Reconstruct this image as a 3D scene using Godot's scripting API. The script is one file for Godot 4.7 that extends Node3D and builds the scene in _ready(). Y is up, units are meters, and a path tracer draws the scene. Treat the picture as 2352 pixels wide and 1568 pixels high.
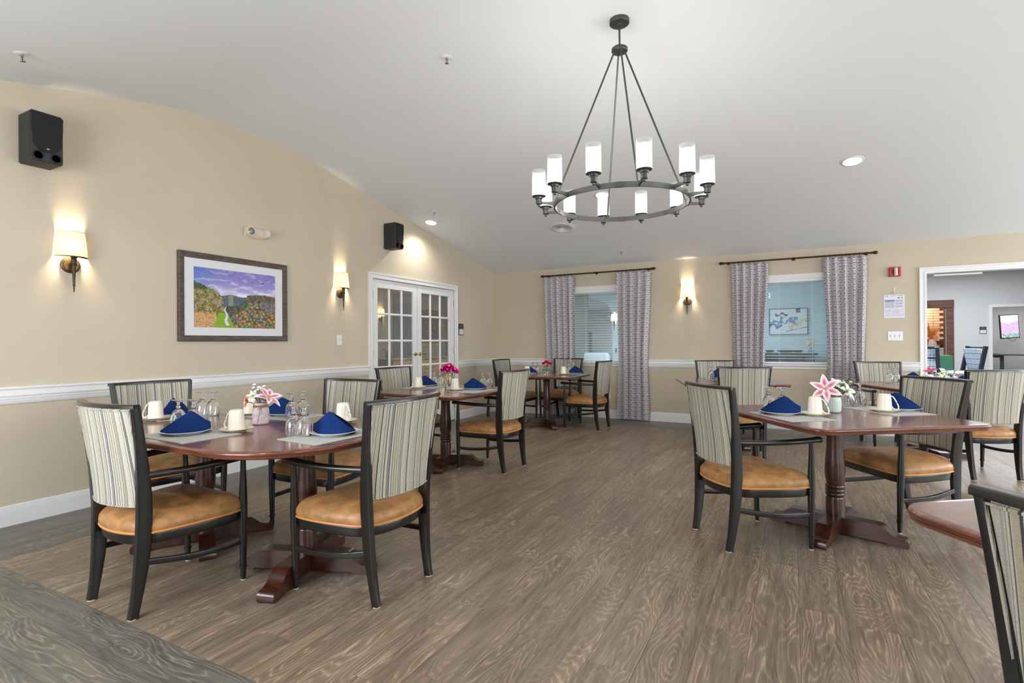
extends Node3D
# Dining room. x runs along the back wall, y is up, the camera stands at the origin; units are metres.

const LX := -4.654      # left wall
const BZ := -8.060      # back wall
const RX := 5.4         # right wall (out of view)
const FZ := 1.15        # front wall (behind the camera)
const TT := 0.745       # table height
var rng := RandomNumberGenerator.new()
var used := {}
var M := {}
var T := {}

class MB:
	# Collects triangles (counterclockwise seen from outside) and turns them into one smooth-shaded mesh.
	var p := PackedVector3Array()
	var uv := PackedVector2Array()
	var col := PackedColorArray()
	var has_uv := false
	var paint := Color(0, 0, 0, 0)
	var thr := 0.72
	func tri(a: Vector3, b: Vector3, c: Vector3) -> void:
		p.append(a); p.append(b); p.append(c)
		uv.append(Vector2.ZERO); uv.append(Vector2.ZERO); uv.append(Vector2.ZERO)
		col.append(paint); col.append(paint); col.append(paint)
	func quad(a: Vector3, b: Vector3, c: Vector3, d: Vector3) -> void:
		tri(a, b, c); tri(a, c, d)
	func quad_uv(a: Vector3, b: Vector3, c: Vector3, d: Vector3, ua: Vector2, ub: Vector2, uc: Vector2, ud: Vector2) -> void:
		has_uv = true
		for k in [[a, ua], [b, ub], [c, uc], [a, ua], [c, uc], [d, ud]]:
			p.append(k[0]); uv.append(k[1]); col.append(paint)
	func fix(first: int, flip := false) -> void:
		# turns the triangles since «first» so that they enclose a positive volume
		var c := Vector3.ZERO
		var n := p.size() - first
		if n <= 0: return
		for i in range(first, p.size()): c += p[i]
		c /= n
		var v := 0.0
		for i in range(first, p.size(), 3):
			v += (p[i] - c).dot((p[i + 1] - c).cross(p[i + 2] - c))
		if (v < 0.0) != flip:
			for i in range(first, p.size(), 3):
				var q := p[i + 1]; p[i + 1] = p[i + 2]; p[i + 2] = q
				var w := uv[i + 1]; uv[i + 1] = uv[i + 2]; uv[i + 2] = w
				var h := col[i + 1]; col[i + 1] = col[i + 2]; col[i + 2] = h
	func loft(rings: Array, closed := true, caps := true, xf := Transform3D()) -> void:
		var first := p.size()
		var n: int = rings[0].size()
		for k in rings.size() - 1:
			var r0: PackedVector3Array = rings[k]
			var r1: PackedVector3Array = rings[k + 1]
			for i in (n if closed else n - 1):
				var j := (i + 1) % n
				quad(xf * r0[i], xf * r0[j], xf * r1[j], xf * r1[i])
		if caps and closed:
			for e in [0, rings.size() - 1]:
				var r: PackedVector3Array = rings[e]
				var c := Vector3.ZERO
				for q in r: c += q
				c /= n
				for i in n:
					var j := (i + 1) % n
					if e == 0: tri(xf * c, xf * r[j], xf * r[i])
					else: tri(xf * c, xf * r[i], xf * r[j])
		fix(first)
	func box(c: Vector3, s: Vector3, bev := 0.0, b := Basis()) -> void:
		var h := s / 2
		var xf := Transform3D(b, c)
		if bev <= 0.0:
			var r := []
			for y in [-h.y, h.y]:
				r.append(PackedVector3Array([Vector3(-h.x, y, -h.z), Vector3(-h.x, y, h.z), Vector3(h.x, y, h.z), Vector3(h.x, y, -h.z)]))
			loft(r, true, true, xf)
			return
		var rings := []
		for k in [[-h.y, bev], [-h.y + bev, 0.0], [h.y - bev, 0.0], [h.y, bev]]:
			var y: float = k[0]
			var i: float = k[1]
			var x := h.x - i
			var z := h.z - i
			var e := maxf(bev - i, 0.0)
			if i > 0.0: e = 0.0005
			rings.append(PackedVector3Array([Vector3(-x, y, -z + e), Vector3(-x, y, z - e), Vector3(-x + e, y, z), Vector3(x - e, y, z), Vector3(x, y, z - e), Vector3(x, y, -z + e), Vector3(x - e, y, -z), Vector3(-x + e, y, -z)]))
		loft(rings, true, true, xf)
	func lathe(prof: Array, seg := 24, xf := Transform3D(), caps := true) -> void:
		var first := p.size()
		for k in prof.size() - 1:
			var a: Vector2 = prof[k]
			var b: Vector2 = prof[k + 1]
			for i in seg:
				var t0 := TAU * i / seg
				var t1 := TAU * (i + 1) / seg
				var d0 := Vector3(cos(t0), 0, sin(t0))
				var d1 := Vector3(cos(t1), 0, sin(t1))
				var A := xf * (d0 * a.x + Vector3(0, a.y, 0))
				var B := xf * (d1 * a.x + Vector3(0, a.y, 0))
				var C := xf * (d1 * b.x + Vector3(0, b.y, 0))
				var D := xf * (d0 * b.x + Vector3(0, b.y, 0))
				if a.x > 1e-6: tri(A, C, B)
				if b.x > 1e-6: tri(A, D, C)
		if caps:
			for e in [0, prof.size() - 1]:
				var q: Vector2 = prof[e]
				if q.x > 1e-6:
					for i in seg:
						var t0 := TAU * i / seg
						var t1 := TAU * (i + 1) / seg
						var A := xf * Vector3(cos(t0) * q.x, q.y, sin(t0) * q.x)
						var B := xf * Vector3(cos(t1) * q.x, q.y, sin(t1) * q.x)
						if e == 0: tri(xf * Vector3(0, q.y, 0), A, B)
						else: tri(xf * Vector3(0, q.y, 0), B, A)
		if caps: fix(first)
	func sweep(pts: Array, section: PackedVector2Array, scales: Array, up := Vector3.UP, closed := false) -> void:
		# section x lies along «side», y along the turned up vector
		var rings := []
		var n := pts.size()
		for i in n:
			var a: Vector3 = pts[(i - 1 + n) % n] if closed else pts[maxi(i - 1, 0)]
			var b: Vector3 = pts[(i + 1) % n] if closed else pts[mini(i + 1, n - 1)]
			var d := (b - a).normalized()
			var side := d.cross(up).normalized()
			var u := side.cross(d).normalized()
			var s: Vector2 = scales[i] if scales.size() > 1 else scales[0]
			var r := PackedVector3Array()
			for q in section: r.append(pts[i] + side * q.x * s.x + u * q.y * s.y)
			rings.append(r)
		if closed:
			rings.append(rings[0])
			loft(rings, true, false)
		else:
			loft(rings, true, true)
	func tube(pts: Array, r: float, seg := 8, closed := false, up := Vector3(0.13, 1, 0.21)) -> void:
		var s := PackedVector2Array()
		for i in seg: s.append(Vector2(cos(TAU * i / seg), sin(TAU * i / seg)))
		sweep(pts, s, [Vector2(r, r)], up, closed)
	func taper(pts: Array, rr: Array, seg := 10, up := Vector3(0.13, 1, 0.21)) -> void:
		var s := PackedVector2Array()
		for i in seg: s.append(Vector2(cos(TAU * i / seg), sin(TAU * i / seg)))
		var sc := []
		for r in rr: sc.append(Vector2(r, r))
		sweep(pts, s, sc, up)
	func ball(c: Vector3, r: Vector3, seg := 12, rows := 7, b := Basis()) -> void:
		var pr := []
		for i in rows + 1:
			var t := -PI / 2 + PI * i / rows
			pr.append(Vector2(maxf(cos(t), 0.0) if i > 0 and i < rows else 0.0, sin(t)))
		lathe(pr, seg, Transform3D(b * Basis.from_scale(r), c))
	func molding(path: Array, prof: Array, n: Vector3, closed := false) -> void:
		# «prof» = (across, out) points; across = d x n at each point of the path, mitred at corners
		var rings := []
		var m := path.size()
		for i in m:
			var pt: Vector3 = path[i]
			var d0: Vector3 = ((pt - path[(i - 1 + m) % m]) if closed or i > 0 else (path[1] - pt)).normalized()
			var d1: Vector3 = ((path[(i + 1) % m] - pt) if closed or i < m - 1 else (pt - path[i - 1])).normalized()
			var a0 := d0.cross(n)
			var a1 := d1.cross(n)
			var mm := (a0 + a1) / (1.0 + a0.dot(a1))
			var r := PackedVector3Array()
			for q in prof: r.append(pt + mm * q.x + n * q.y)
			rings.append(r)
		if closed:
			rings.append(rings[0])
			loft(rings, true, false)
		else:
			loft(rings, true, true)
	func poly(pts: PackedVector2Array, o: Vector3, ax: Vector3, ay: Vector3, depth: Vector3) -> void:
		# a flat outline with thickness
		var first := p.size()
		var idx := Geometry2D.triangulate_polygon(pts)
		for i in range(0, idx.size(), 3):
			var a := o + ax * pts[idx[i]].x + ay * pts[idx[i]].y
			var b := o + ax * pts[idx[i + 1]].x + ay * pts[idx[i + 1]].y
			var c := o + ax * pts[idx[i + 2]].x + ay * pts[idx[i + 2]].y
			# triangulate_polygon gives one turning sense; the sides below use the outline's own
			var s := (pts[idx[i + 1]] - pts[idx[i]]).cross(pts[idx[i + 2]] - pts[idx[i]])
			if s > 0:
				tri(a, c, b); tri(a + depth, b + depth, c + depth)
			else:
				tri(a, b, c); tri(a + depth, c + depth, b + depth)
		var area := 0.0
		for i in pts.size(): area += pts[i].cross(pts[(i + 1) % pts.size()])
		for i in pts.size():
			var j := (i + 1) % pts.size()
			var a := o + ax * pts[i].x + ay * pts[i].y
			var b := o + ax * pts[j].x + ay * pts[j].y
			if area > 0: quad(a, b, b + depth, a + depth)
			else: quad(b, a, a + depth, b + depth)
		fix(first)
	func mesh() -> ArrayMesh:
		var nt := p.size() / 3
		var fn := PackedVector3Array()
		var fu := PackedVector3Array()
		var at := {}
		for t in nt:
			var n := (p[t * 3 + 1] - p[t * 3]).cross(p[t * 3 + 2] - p[t * 3])
			fn.append(n)
			fu.append(n.normalized())
			for k in 3:
				var key := p[t * 3 + k].snapped(Vector3(2e-5, 2e-5, 2e-5))
				if at.has(key): at[key].append(t)
				else: at[key] = [t]
		var v := PackedVector3Array()
		var nn := PackedVector3Array()
		var u2 := PackedVector2Array()
		var cc := PackedColorArray()
		for t in nt:
			if fn[t].length_squared() < 1e-20: continue
			for k in [0, 2, 1]:
				var i: int = t * 3 + k
				var s := Vector3.ZERO
				for f in at[p[i].snapped(Vector3(2e-5, 2e-5, 2e-5))]:
					if fu[f].dot(fu[t]) > thr: s += fn[f]
				v.append(p[i]); nn.append(s.normalized()); u2.append(uv[i]); cc.append(col[i])
		var arr := []
		arr.resize(Mesh.ARRAY_MAX)
		arr[Mesh.ARRAY_VERTEX] = v
		arr[Mesh.ARRAY_NORMAL] = nn
		if has_uv: arr[Mesh.ARRAY_TEX_UV] = u2
		if cc.size() and cc[0].a > 0.0: arr[Mesh.ARRAY_COLOR] = cc
		var m := ArrayMesh.new()
		m.add_surface_from_arrays(Mesh.PRIMITIVE_TRIANGLES, arr)
		return m

func numbered(called: String) -> String:
	var k: int = used.get(called, 0)
	used[called] = k + 1
	return called if k == 0 else "%s_%03d" % [called, k]

func tag(o: Node3D, label: String, category: String, group := "") -> Node3D:
	o.set_meta("label", label)
	o.set_meta("category", category)
	if group: o.set_meta("group", group)
	return o

func thing(called: String, label: String, category: String, at := Vector3.ZERO, turn := 0.0, group := "") -> Node3D:
	var o := Node3D.new()
	o.name = numbered(called)
	add_child(o, true)
	o.position = at
	o.rotation.y = turn
	return tag(o, label, category, group)

func part(called: String, mb: MB, mat: Material, parent: Node3D, label := "") -> MeshInstance3D:
	return part_mesh(called, mb.mesh(), mat, parent, label)

func part_mesh(called: String, m: Mesh, mat: Material, parent: Node3D, label := "") -> MeshInstance3D:
	var o := MeshInstance3D.new()
	o.name = called
	o.mesh = m
	o.material_override = mat
	o.cast_shadow = GeometryInstance3D.SHADOW_CASTING_SETTING_ON
	parent.add_child(o, true)
	if label: o.set_meta("label", label)
	return o

func solo(called: String, mb: MB, mat: Material, label: String, category: String, at := Vector3.ZERO, turn := 0.0, group := "") -> MeshInstance3D:
	var o := part(numbered(called), mb, mat, self)
	o.position = at
	o.rotation.y = turn
	tag(o, label, category, group)
	return o

func struct(called: String, mb: MB, mat: Material, label := "") -> MeshInstance3D:
	var o := part(called, mb, mat, self)
	o.set_meta("kind", "structure")
	if label: o.set_meta("label", label)
	return o

func struct_root(called: String, label := "") -> Node3D:
	var o := Node3D.new()
	o.name = called
	add_child(o, true)
	o.set_meta("kind", "structure")
	if label: o.set_meta("label", label)
	return o

func dup(src: Node3D, base: String, label: String, at: Vector3, turn := 0.0, group := "") -> Node3D:
	var r := src.duplicate() as Node3D
	r.name = numbered(base)
	add_child(r, true)
	r.position = at
	r.rotation = Vector3(0, turn, 0)
	r.set_meta("label", label)
	if group: r.set_meta("group", group)
	return r

func omni(at: Vector3, e: float, c: Color, size := 0.03, parent: Node3D = null) -> void:
	var l := OmniLight3D.new()
	l.name = "point_light"
	l.light_energy = e
	l.light_color = c
	l.light_size = size
	l.omni_range = 20.0
	l.omni_attenuation = 2.0
	l.shadow_enabled = true
	l.position = at
	(parent if parent else self).add_child(l, true)

func spot(at: Vector3, dir: Vector3, e: float, c: Color, angle := 60.0, size := 0.05) -> void:
	var l := SpotLight3D.new()
	l.name = "can_light"
	l.light_energy = e
	l.light_color = c
	l.light_size = size
	l.spot_range = 20.0
	l.spot_attenuation = 2.0
	l.spot_angle = angle
	l.spot_angle_attenuation = 0.8
	l.shadow_enabled = true
	l.position = at
	add_child(l, true)
	l.look_at_from_position(at, at + dir, Vector3(1, 0, 0) if absf(dir.normalized().y) > 0.9 else Vector3.UP)

func area(at: Vector3, dir: Vector3, size: Vector2, e: float, c: Color) -> void:
	var l := AreaLight3D.new()
	l.name = "unseen_area_light"  # serves the unseen windows and the fixtureless lights of the rooms beyond
	l.area_size = size
	l.light_energy = e
	l.light_color = c
	l.area_normalize_energy = true
	l.shadow_enabled = true
	add_child(l, true)
	l.look_at_from_position(at, at + dir, Vector3(1, 0, 0) if absf(dir.normalized().y) > 0.9 else Vector3.UP)

func V(x: float, y: float, z: float) -> Vector3: return Vector3(x, y, z)

func ceil_y(z: float) -> float:
	var a := -z
	var b := 2.432 + 0.2 * (8.06 - a)
	var c := 2.987 + 0.236 * (a - 1.479)
	return -log(exp(-22 * b) + exp(-22 * c) + exp(-22 * 3.29)) / 22.0

func ceil_n(z: float) -> Vector3:   # points down into the room
	var s := (ceil_y(z + 0.01) - ceil_y(z - 0.01)) / 0.02
	return Vector3(0, -1, s).normalized()

func spline(ctrl: Array, sub: int, closed := true) -> Array:
	var out := []
	var n := ctrl.size()
	for i in (n if closed else n - 1):
		var p0 = ctrl[(i - 1 + n) % n] if closed else ctrl[maxi(i - 1, 0)]
		var p1 = ctrl[i]
		var p2 = ctrl[(i + 1) % n]
		var p3 = ctrl[(i + 2) % n] if closed else ctrl[mini(i + 2, n - 1)]
		for k in sub: out.append(p1.cubic_interpolate(p2, p0, p3, float(k) / sub))
	if not closed: out.append(ctrl[n - 1])
	return out

func rrect(w: float, d: float, r: float, y: float, inset := 0.0, seg := 6) -> PackedVector3Array:
	var out := PackedVector3Array()
	var rr := maxf(r - inset, 0.001)
	for c in [[1, 1, 0.0], [-1, 1, PI / 2], [-1, -1, PI], [1, -1, PI * 1.5]]:
		var cx: float = c[0] * (w / 2 - inset - rr)
		var cz: float = c[1] * (d / 2 - inset - rr)
		for k in seg + 1:
			var t: float = c[2] + PI / 2 * k / seg
			out.append(Vector3(cx + cos(t) * rr, y, cz + sin(t) * rr))
	return out

func mat(c: Color, rough := 0.6, metal := 0.0, spec := 0.5) -> StandardMaterial3D:
	var m := StandardMaterial3D.new()
	m.albedo_color = c
	m.roughness = rough
	m.metallic = metal
	m.metallic_specular = spec
	return m

func rgb(r: int, g: int, b: int) -> Color: return Color8(r, g, b)

func tri_tex(m: StandardMaterial3D, t: Texture2D, scale: Vector3) -> StandardMaterial3D:
	m.albedo_texture = t
	m.uv1_triplanar = true
	m.uv1_triplanar_sharpness = 8.0
	m.uv1_scale = scale
	return m

func glow(c: Color, e: float) -> StandardMaterial3D:
	var m := mat(c, 0.6)
	m.emission_enabled = true
	m.emission = c
	m.emission_energy_multiplier = e
	return m

func noise_bytes(w: int, h: int, freq: float, sd: int, oct := 3, kind := FastNoiseLite.TYPE_SIMPLEX_SMOOTH) -> PackedByteArray:
	var n := FastNoiseLite.new()
	n.noise_type = kind
	n.seed = sd
	n.frequency = freq
	n.fractal_octaves = oct
	var im := n.get_image(w, h, false, false, true)
	im.convert(Image.FORMAT_L8)
	return im.get_data()

func streak_bytes(w: int, h: int, sx: int, freq: float, sd: int) -> PackedByteArray:
	# noise stretched sx times along x
	var n := FastNoiseLite.new()
	n.noise_type = FastNoiseLite.TYPE_SIMPLEX_SMOOTH
	n.seed = sd
	n.frequency = freq
	n.fractal_octaves = 3
	var im := n.get_image(w / sx, h, false, false, true)
	im.convert(Image.FORMAT_L8)
	im.resize(w, h, Image.INTERPOLATE_CUBIC)
	return im.get_data()

func tex(w: int, h: int, data: PackedByteArray, f := Image.FORMAT_RGB8) -> ImageTexture:
	return ImageTexture.create_from_image(Image.create_from_data(w, h, false, f, data))

func make_plank_texture() -> ImageTexture:
	# limed oak: seven boards of grain side by side, 2.44 m long, each with its own heart line
	var W := 1792
	var H := 1022
	var RH := 146
	var warp := streak_bytes(W, H, 6, 0.010, 11)
	var fine := streak_bytes(W, H, 20, 0.16, 12)
	var mid := streak_bytes(W, H, 14, 0.030, 13)
	var wide := streak_bytes(W, H, 5, 0.006, 14)
	var out := PackedByteArray()
	out.resize(W * H * 3)
	var r := RandomNumberGenerator.new()
	r.seed = 77
	for row in 7:
		var c := r.randf_range(-1.0, 1.0)
		var amp := r.randf_range(2.0, 5.0)
		var ph := r.randf() * TAU
		var k := r.randf_range(0.6, 1.4)
		var tone := r.randf_range(-0.02, 0.02)
		var ds := PackedFloat32Array()
		for x in W: ds.append(pow(amp * sin(TAU * x / W * k + ph) + 0.8 * sin(TAU * x / W * 2.7 + ph * 2), 2))
		for yy in RH:
			var y := row * RH + yy
			var v := (float(yy) / RH - 0.5) * 6.0 - c
			var v2 := v * v * 1.5
			var o := y * W
			for x in W:
				var i := o + x
				var q := v2 + ds[x]
				var ring := sqrt(q) * 1.7 + warp[i] * 0.016
				var f := absf(ring - floorf(ring) - 0.5) * 2.0
				f = f * f * f
				var s := fine[i] * 0.00392
				var w := wide[i] * 0.00392
				var lit := clampf(w * 2.6 - 0.75, 0.0, 1.0)
				var g := 0.575 + tone + 0.17 * (mid[i] * 0.00392 - 0.5) + 0.12 * (w - 0.5) + 0.13 * (s - 0.5) + (f - 0.25) * (0.05 + 0.26 * lit * s)
				var b := int(clampf(g, 0.0, 1.0) * 255.0)
				var j := i * 3
				out[j] = b
				out[j + 1] = int(b * 0.975)
				out[j + 2] = int(b * 0.94)
	return tex(W, H, out)

func make_grain_texture() -> ImageTexture:
	# fine straight grain, near white, tinted by each wood's own colour
	var S := 512
	var a := streak_bytes(S, S, 16, 0.15, 21)
	var b := streak_bytes(S, S, 8, 0.02, 22)
	var out := PackedByteArray()
	out.resize(S * S)
	for i in S * S: out[i] = int(clampf(0.80 + 0.34 * (b[i] * 0.00392 - 0.5) + 0.30 * (a[i] * 0.00392 - 0.5), 0, 1) * 255)
	return tex(S, S, out, Image.FORMAT_L8)

func make_stripe_texture() -> ImageTexture:
	# upholstery: uneven woven stripes down the back, crossed by a fine weft
	var S := 512
	var r := RandomNumberGenerator.new()
	r.seed = 5
	var cols := [rgb(214, 211, 198), rgb(224, 221, 210), rgb(150, 150, 146), rgb(96, 96, 96), rgb(196, 188, 166), rgb(206, 202, 190), rgb(112, 113, 114), rgb(212, 205, 186), rgb(180, 181, 177), rgb(86, 86, 88), rgb(218, 214, 202)]
	var line := []
	var x := 0
	while x < S:
		var c: Color = cols[r.randi() % cols.size()]
		var w := r.randi_range(5, 14) if c.get_luminance() > 0.45 else r.randi_range(2, 6)
		for k in w: line.append(c)
		x += w
	var n := streak_bytes(S, S, 8, 0.35, 31)
	var m := noise_bytes(S, S, 0.25, 32, 2)
	var out := PackedByteArray()
	out.resize(S * S * 3)
	for y in S:
		for xx in S:
			var i := y * S + xx
			var c: Color = line[xx]
			var f := 0.80 + 0.26 * (n[i] * 0.00392) + 0.16 * (m[i] * 0.00392 - 0.5)
			if y % 5 == 0: f -= 0.06
			out[i * 3] = int(clampf(c.r * f, 0, 1) * 255)
			out[i * 3 + 1] = int(clampf(c.g * f, 0, 1) * 255)
			out[i * 3 + 2] = int(clampf(c.b * f, 0, 1) * 255)
	return tex(S, S, out)

func make_curtain_texture() -> ImageTexture:
	# nested chevron lines that turn level and slanting by turns
	var S := 512
	var out := PackedByteArray()
	out.resize(S * S * 3)
	var n := noise_bytes(S, S, 0.06, 41, 2)
	for x in S:
		var u := float(x) / S * 4.0
		var cell := int(u)
		var t := u - cell
		var f := 0.0
		if cell % 2 == 0: f = clampf((t - 0.30) / 0.45, 0.0, 1.0)
		else: f = 1.0 - clampf((t - 0.25) / 0.45, 0.0, 1.0)
		if cell >= 2: f = -f
		for y in S:
			var s := float(y) / S * 24.0 + f * 4.0 + (2.0 if cell >= 2 else 0.0)
			var band := int(floorf(s))
			var q := s - floorf(s)
			var c := Color(0.855, 0.835, 0.845)
			var kk := posmod(band, 4)
			if kk == 0 and q < 0.50: c = Color(0.27, 0.255, 0.31)
			elif kk == 2 and q < 0.34: c = Color(0.42, 0.40, 0.44)
			elif q < 0.24: c = Color(0.60, 0.575, 0.60)
			elif posmod(band, 12) == 5 and q < 0.6: c = Color(0.80, 0.72, 0.69)
			var k := 0.93 + 0.14 * n[y * S + x] * 0.00392
			var i := (y * S + x) * 3
			out[i] = int(clampf(c.r * k, 0, 1) * 255)
			out[i + 1] = int(clampf(c.g * k, 0, 1) * 255)
			out[i + 2] = int(clampf(c.b * k, 0, 1) * 255)
	return tex(S, S, out)

func put(o: PackedByteArray, i: int, c: Color) -> void:
	o[i * 3] = int(clampf(c.r, 0, 1) * 255)
	o[i * 3 + 1] = int(clampf(c.g, 0, 1) * 255)
	o[i * 3 + 2] = int(clampf(c.b, 0, 1) * 255)

func cell_bytes(w: int, h: int, freq: float, sd: int, dist: bool) -> PackedByteArray:
	var n := FastNoiseLite.new()
	n.noise_type = FastNoiseLite.TYPE_CELLULAR
	n.cellular_return_type = FastNoiseLite.RETURN_DISTANCE if dist else FastNoiseLite.RETURN_CELL_VALUE
	n.seed = sd
	n.frequency = freq
	n.fractal_type = FastNoiseLite.FRACTAL_NONE
	n.domain_warp_enabled = true
	n.domain_warp_amplitude = 6.0
	n.domain_warp_frequency = 0.08
	var im := n.get_image(w, h, false, false, true)
	im.convert(Image.FORMAT_L8)
	return im.get_data()

func make_gorge_print() -> ImageTexture:
	# printed landscape: a river gorge in autumn under a violet sky
	var W := 620
	var H := 403
	var cl := streak_bytes(W, H, 4, 0.03, 51)
	var lf := noise_bytes(W, H, 0.05, 52, 3)
	var hue := noise_bytes(W, H, 0.02, 53, 2)
	var fine := noise_bytes(W, H, 0.25, 54, 2)
	var cv := cell_bytes(W, H, 0.055, 55, false)
	var cd := cell_bytes(W, H, 0.055, 55, true)
	var sv := cell_bytes(W, H, 0.12, 56, false)
	var sd := cell_bytes(W, H, 0.12, 56, true)
	var out := PackedByteArray()
	out.resize(W * H * 3)
	var leaf := [rgb(232, 150, 74), rgb(204, 104, 56), rgb(120, 138, 66), rgb(66, 128, 104), rgb(238, 178, 96), rgb(92, 112, 84), rgb(84, 150, 128), rgb(196, 120, 100), rgb(150, 168, 74), rgb(134, 120, 150)]
	for y in H:
		for x in W:
			var i := y * W + x
			var u := float(x) / W
			var v := float(y) / H
			var n := lf[i] * 0.00392
			var g := fine[i] * 0.00392
			var h := hue[i] * 0.00392
			var left := 0.24 + 0.50 * u + 0.03 * (n - 0.5) + 0.016 * (g - 0.5)
			if u > 0.26: left = 0.37 + (u - 0.26) * 2.1
			var right := 0.70 - 0.95 * (u - 0.40) if u < 0.62 else 0.415 - 0.03 * sin((u - 0.6) * 7.0)
			right = maxf(right, 0.375) + 0.028 * (n - 0.5) + 0.022 * (g - 0.5)
			var far := 0.435 + 0.010 * sin(u * 26.0) + 0.10 * absf(u - 0.42) - 0.01 * n
			var river := 0.352 + 0.06 * (v - 0.6) + 0.010 * sin(v * 34.0)
			var c: Color
			if v < minf(minf(left, right), far):
				var t := clampf(v / 0.44, 0, 1)
				c = rgb(124, 118, 192).lerp(rgb(226, 222, 238), t * t)
				var k := cl[i] * 0.00392
				c = c.lerp(rgb(160, 140, 208), clampf((k - 0.45) * 3.0, 0, 0.75) * (1.0 - t * 0.7))
				c = c.lerp(rgb(244, 242, 248), clampf((0.46 - k) * 3.0, 0, 0.8) * (0.35 + 0.65 * t))
				if u < 0.32: c = c.lerp(rgb(78, 122, 200), (0.32 - u) * 2.6 * (1 - t))
				if pow((u - 0.825) / 0.012, 2) + pow((v - 0.17 + 0.0) / 0.014, 2) < 1.0: c = rgb(74, 66, 110)
				if pow((u - 0.69) / 0.017, 2) + pow((v - 0.165) / 0.007, 2) < 1.0: c = rgb(98, 92, 140)
			elif v > left and u < 0.33 + maxf(0.0, v - 0.62) * 0.36:
				var big: Color = leaf[[0, 1, 2, 8, 4, 2, 8, 0, 2, 5][int(clampf(sv[i] * 0.00392, 0, 0.999) * 10)]]
				c = big.lerp(rgb(104, 116, 50), 0.35).darkened(clampf((sd[i] * 0.00392 - 0.35) * 1.0, 0, 0.55))
				if h > 0.55 and v < 0.72: c = rgb(214, 200, 180).lerp(rgb(128, 110, 92), g).darkened(clampf((sd[i] * 0.00392 - 0.4), 0, 0.4))
				if v > 0.70 + 0.1 * n and u < 0.26 - 0.1 * (0.9 - v):
					var st := absf(sin((v + 0.25 * u) * 58.0 + n * 9.0))
					c = rgb(240, 206, 156).lerp(rgb(150, 96, 58), clampf(1.15 - st * 1.1, 0, 1)).lerp(rgb(226, 140, 60), clampf((h - 0.5) * 1.5, 0, 0.6))
				if v > 0.74 and u > 0.27 - 0.2 * (v - 0.74): c = rgb(190, 216, 60).lerp(rgb(84, 130, 30), clampf(g * 1.3 - 0.15, 0, 1))
				if v < 0.36 and u < 0.12: c = rgb(60, 76, 56).lerp(rgb(96, 104, 60), g)
			elif v > right:
				c = leaf[int(clampf(cv[i] * 0.00392, 0, 0.999) * 10)]
				var c2: Color = leaf[int(clampf(sv[i] * 0.00392, 0, 0.999) * 10)]
				c = c.lerp(c2, 0.35)
				c = c.darkened(clampf((cd[i] * 0.00392 - 0.22) * 1.1 + (0.5 - g) * 0.8, 0, 0.72))
				if g > 0.66: c = c.lightened(0.25)
				if v < right + 0.13: c = c.lerp(rgb(58, 72, 60), 0.5).lerp(leaf[1], clampf(u - 0.72, 0, 0.4))
				if u > 0.80 and v > 0.5 and v < 0.66: c = c.lerp(rgb(112, 108, 158), 0.5)
			elif v > far and v < 0.62:
				c = rgb(96, 112, 158).lerp(rgb(150, 140, 110), clampf(n * 1.6 - 0.5, 0, 1)).darkened(0.3 * (1 - g))
				if absf(u - 0.42) < 0.03: c = c.lerp(rgb(168, 190, 110), 0.5)
			else:
				c = rgb(64, 78, 96).lerp(rgb(120, 110, 70), n).darkened(0.3 * (1 - g))
			if v > 0.63 and v < 0.96 and absf(u - river) < 0.004 + 0.055 * (v - 0.62) + 0.008 * (g - 0.5): c = rgb(240, 242, 250).lerp(rgb(140, 152, 190), clampf(g * 1.6 - 0.6, 0, 1))
			put(out, i, c)
	return tex(W, H, out)

func make_abstract_print() -> ImageTexture:
	var W := 280
	var H := 190
	var a := noise_bytes(W, H, 0.016, 61, 3)
	var b := noise_bytes(W, H, 0.012, 62, 2)
	var out := PackedByteArray()
	out.resize(W * H * 3)
	for y in H:
		for x in W:
			var i := y * W + x
			var u := float(x) / W
			var v := float(y) / H
			var n := a[i] * 0.00392 - 0.5
			var m := b[i] * 0.00392 - 0.5
			var c := rgb(232, 232, 234)
			if absf(v - (0.52 - 0.25 * (u - 0.35) + n * 0.5)) < 0.10 and u < 0.75: c = rgb(96, 134, 178)
			if absf(v - (0.20 + 0.1 * u + m * 0.3)) < 0.06 and u > 0.15 and u < 0.5: c = rgb(62, 66, 84)
			if absf(v - (0.72 - 0.55 * (u - 0.5) + n * 0.3)) < 0.07 and u > 0.5: c = rgb(222, 202, 160)
			if absf(v - (0.62 + m * 0.4)) < 0.05 and u < 0.35: c = rgb(48, 72, 116)
			if absf(v - (0.9 - 0.3 * (u - 0.4))) < 0.012 and u > 0.45: c = rgb(90, 90, 96)
			if u > 0.70 and u < 0.82 and v < 0.16: c = rgb(56, 68, 104)
			put(out, i, c)
	return tex(W, H, out)

func make_lavender_screen() -> ImageTexture:
	var W := 200
	var H := 170
	var n := noise_bytes(W, H, 0.16, 71, 2)
	var m := noise_bytes(W, H, 0.05, 72, 2)
	var out := PackedByteArray()
	out.resize(W * H * 3)
	for y in H:
		for x in W:
			var i := y * W + x
			var u := float(x) / W
			var v := float(y) / H
			var c := rgb(250, 250, 254)
			var edge := 0.30 + 0.10 * sin(u * 5.0 - 0.6) * (m[i] * 0.00392)
			if v > edge:
				c = rgb(170, 140, 226).lerp(rgb(226, 200, 246), n[i] * 0.00392)
				if n[i] < 84: c = rgb(84, 54, 150)
				if n[i] > 182: c = rgb(246, 214, 240)
				if v > 0.82 and m[i] > 130: c = rgb(70, 160, 92)
			put(out, i, c)
	return tex(W, H, out)

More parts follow.
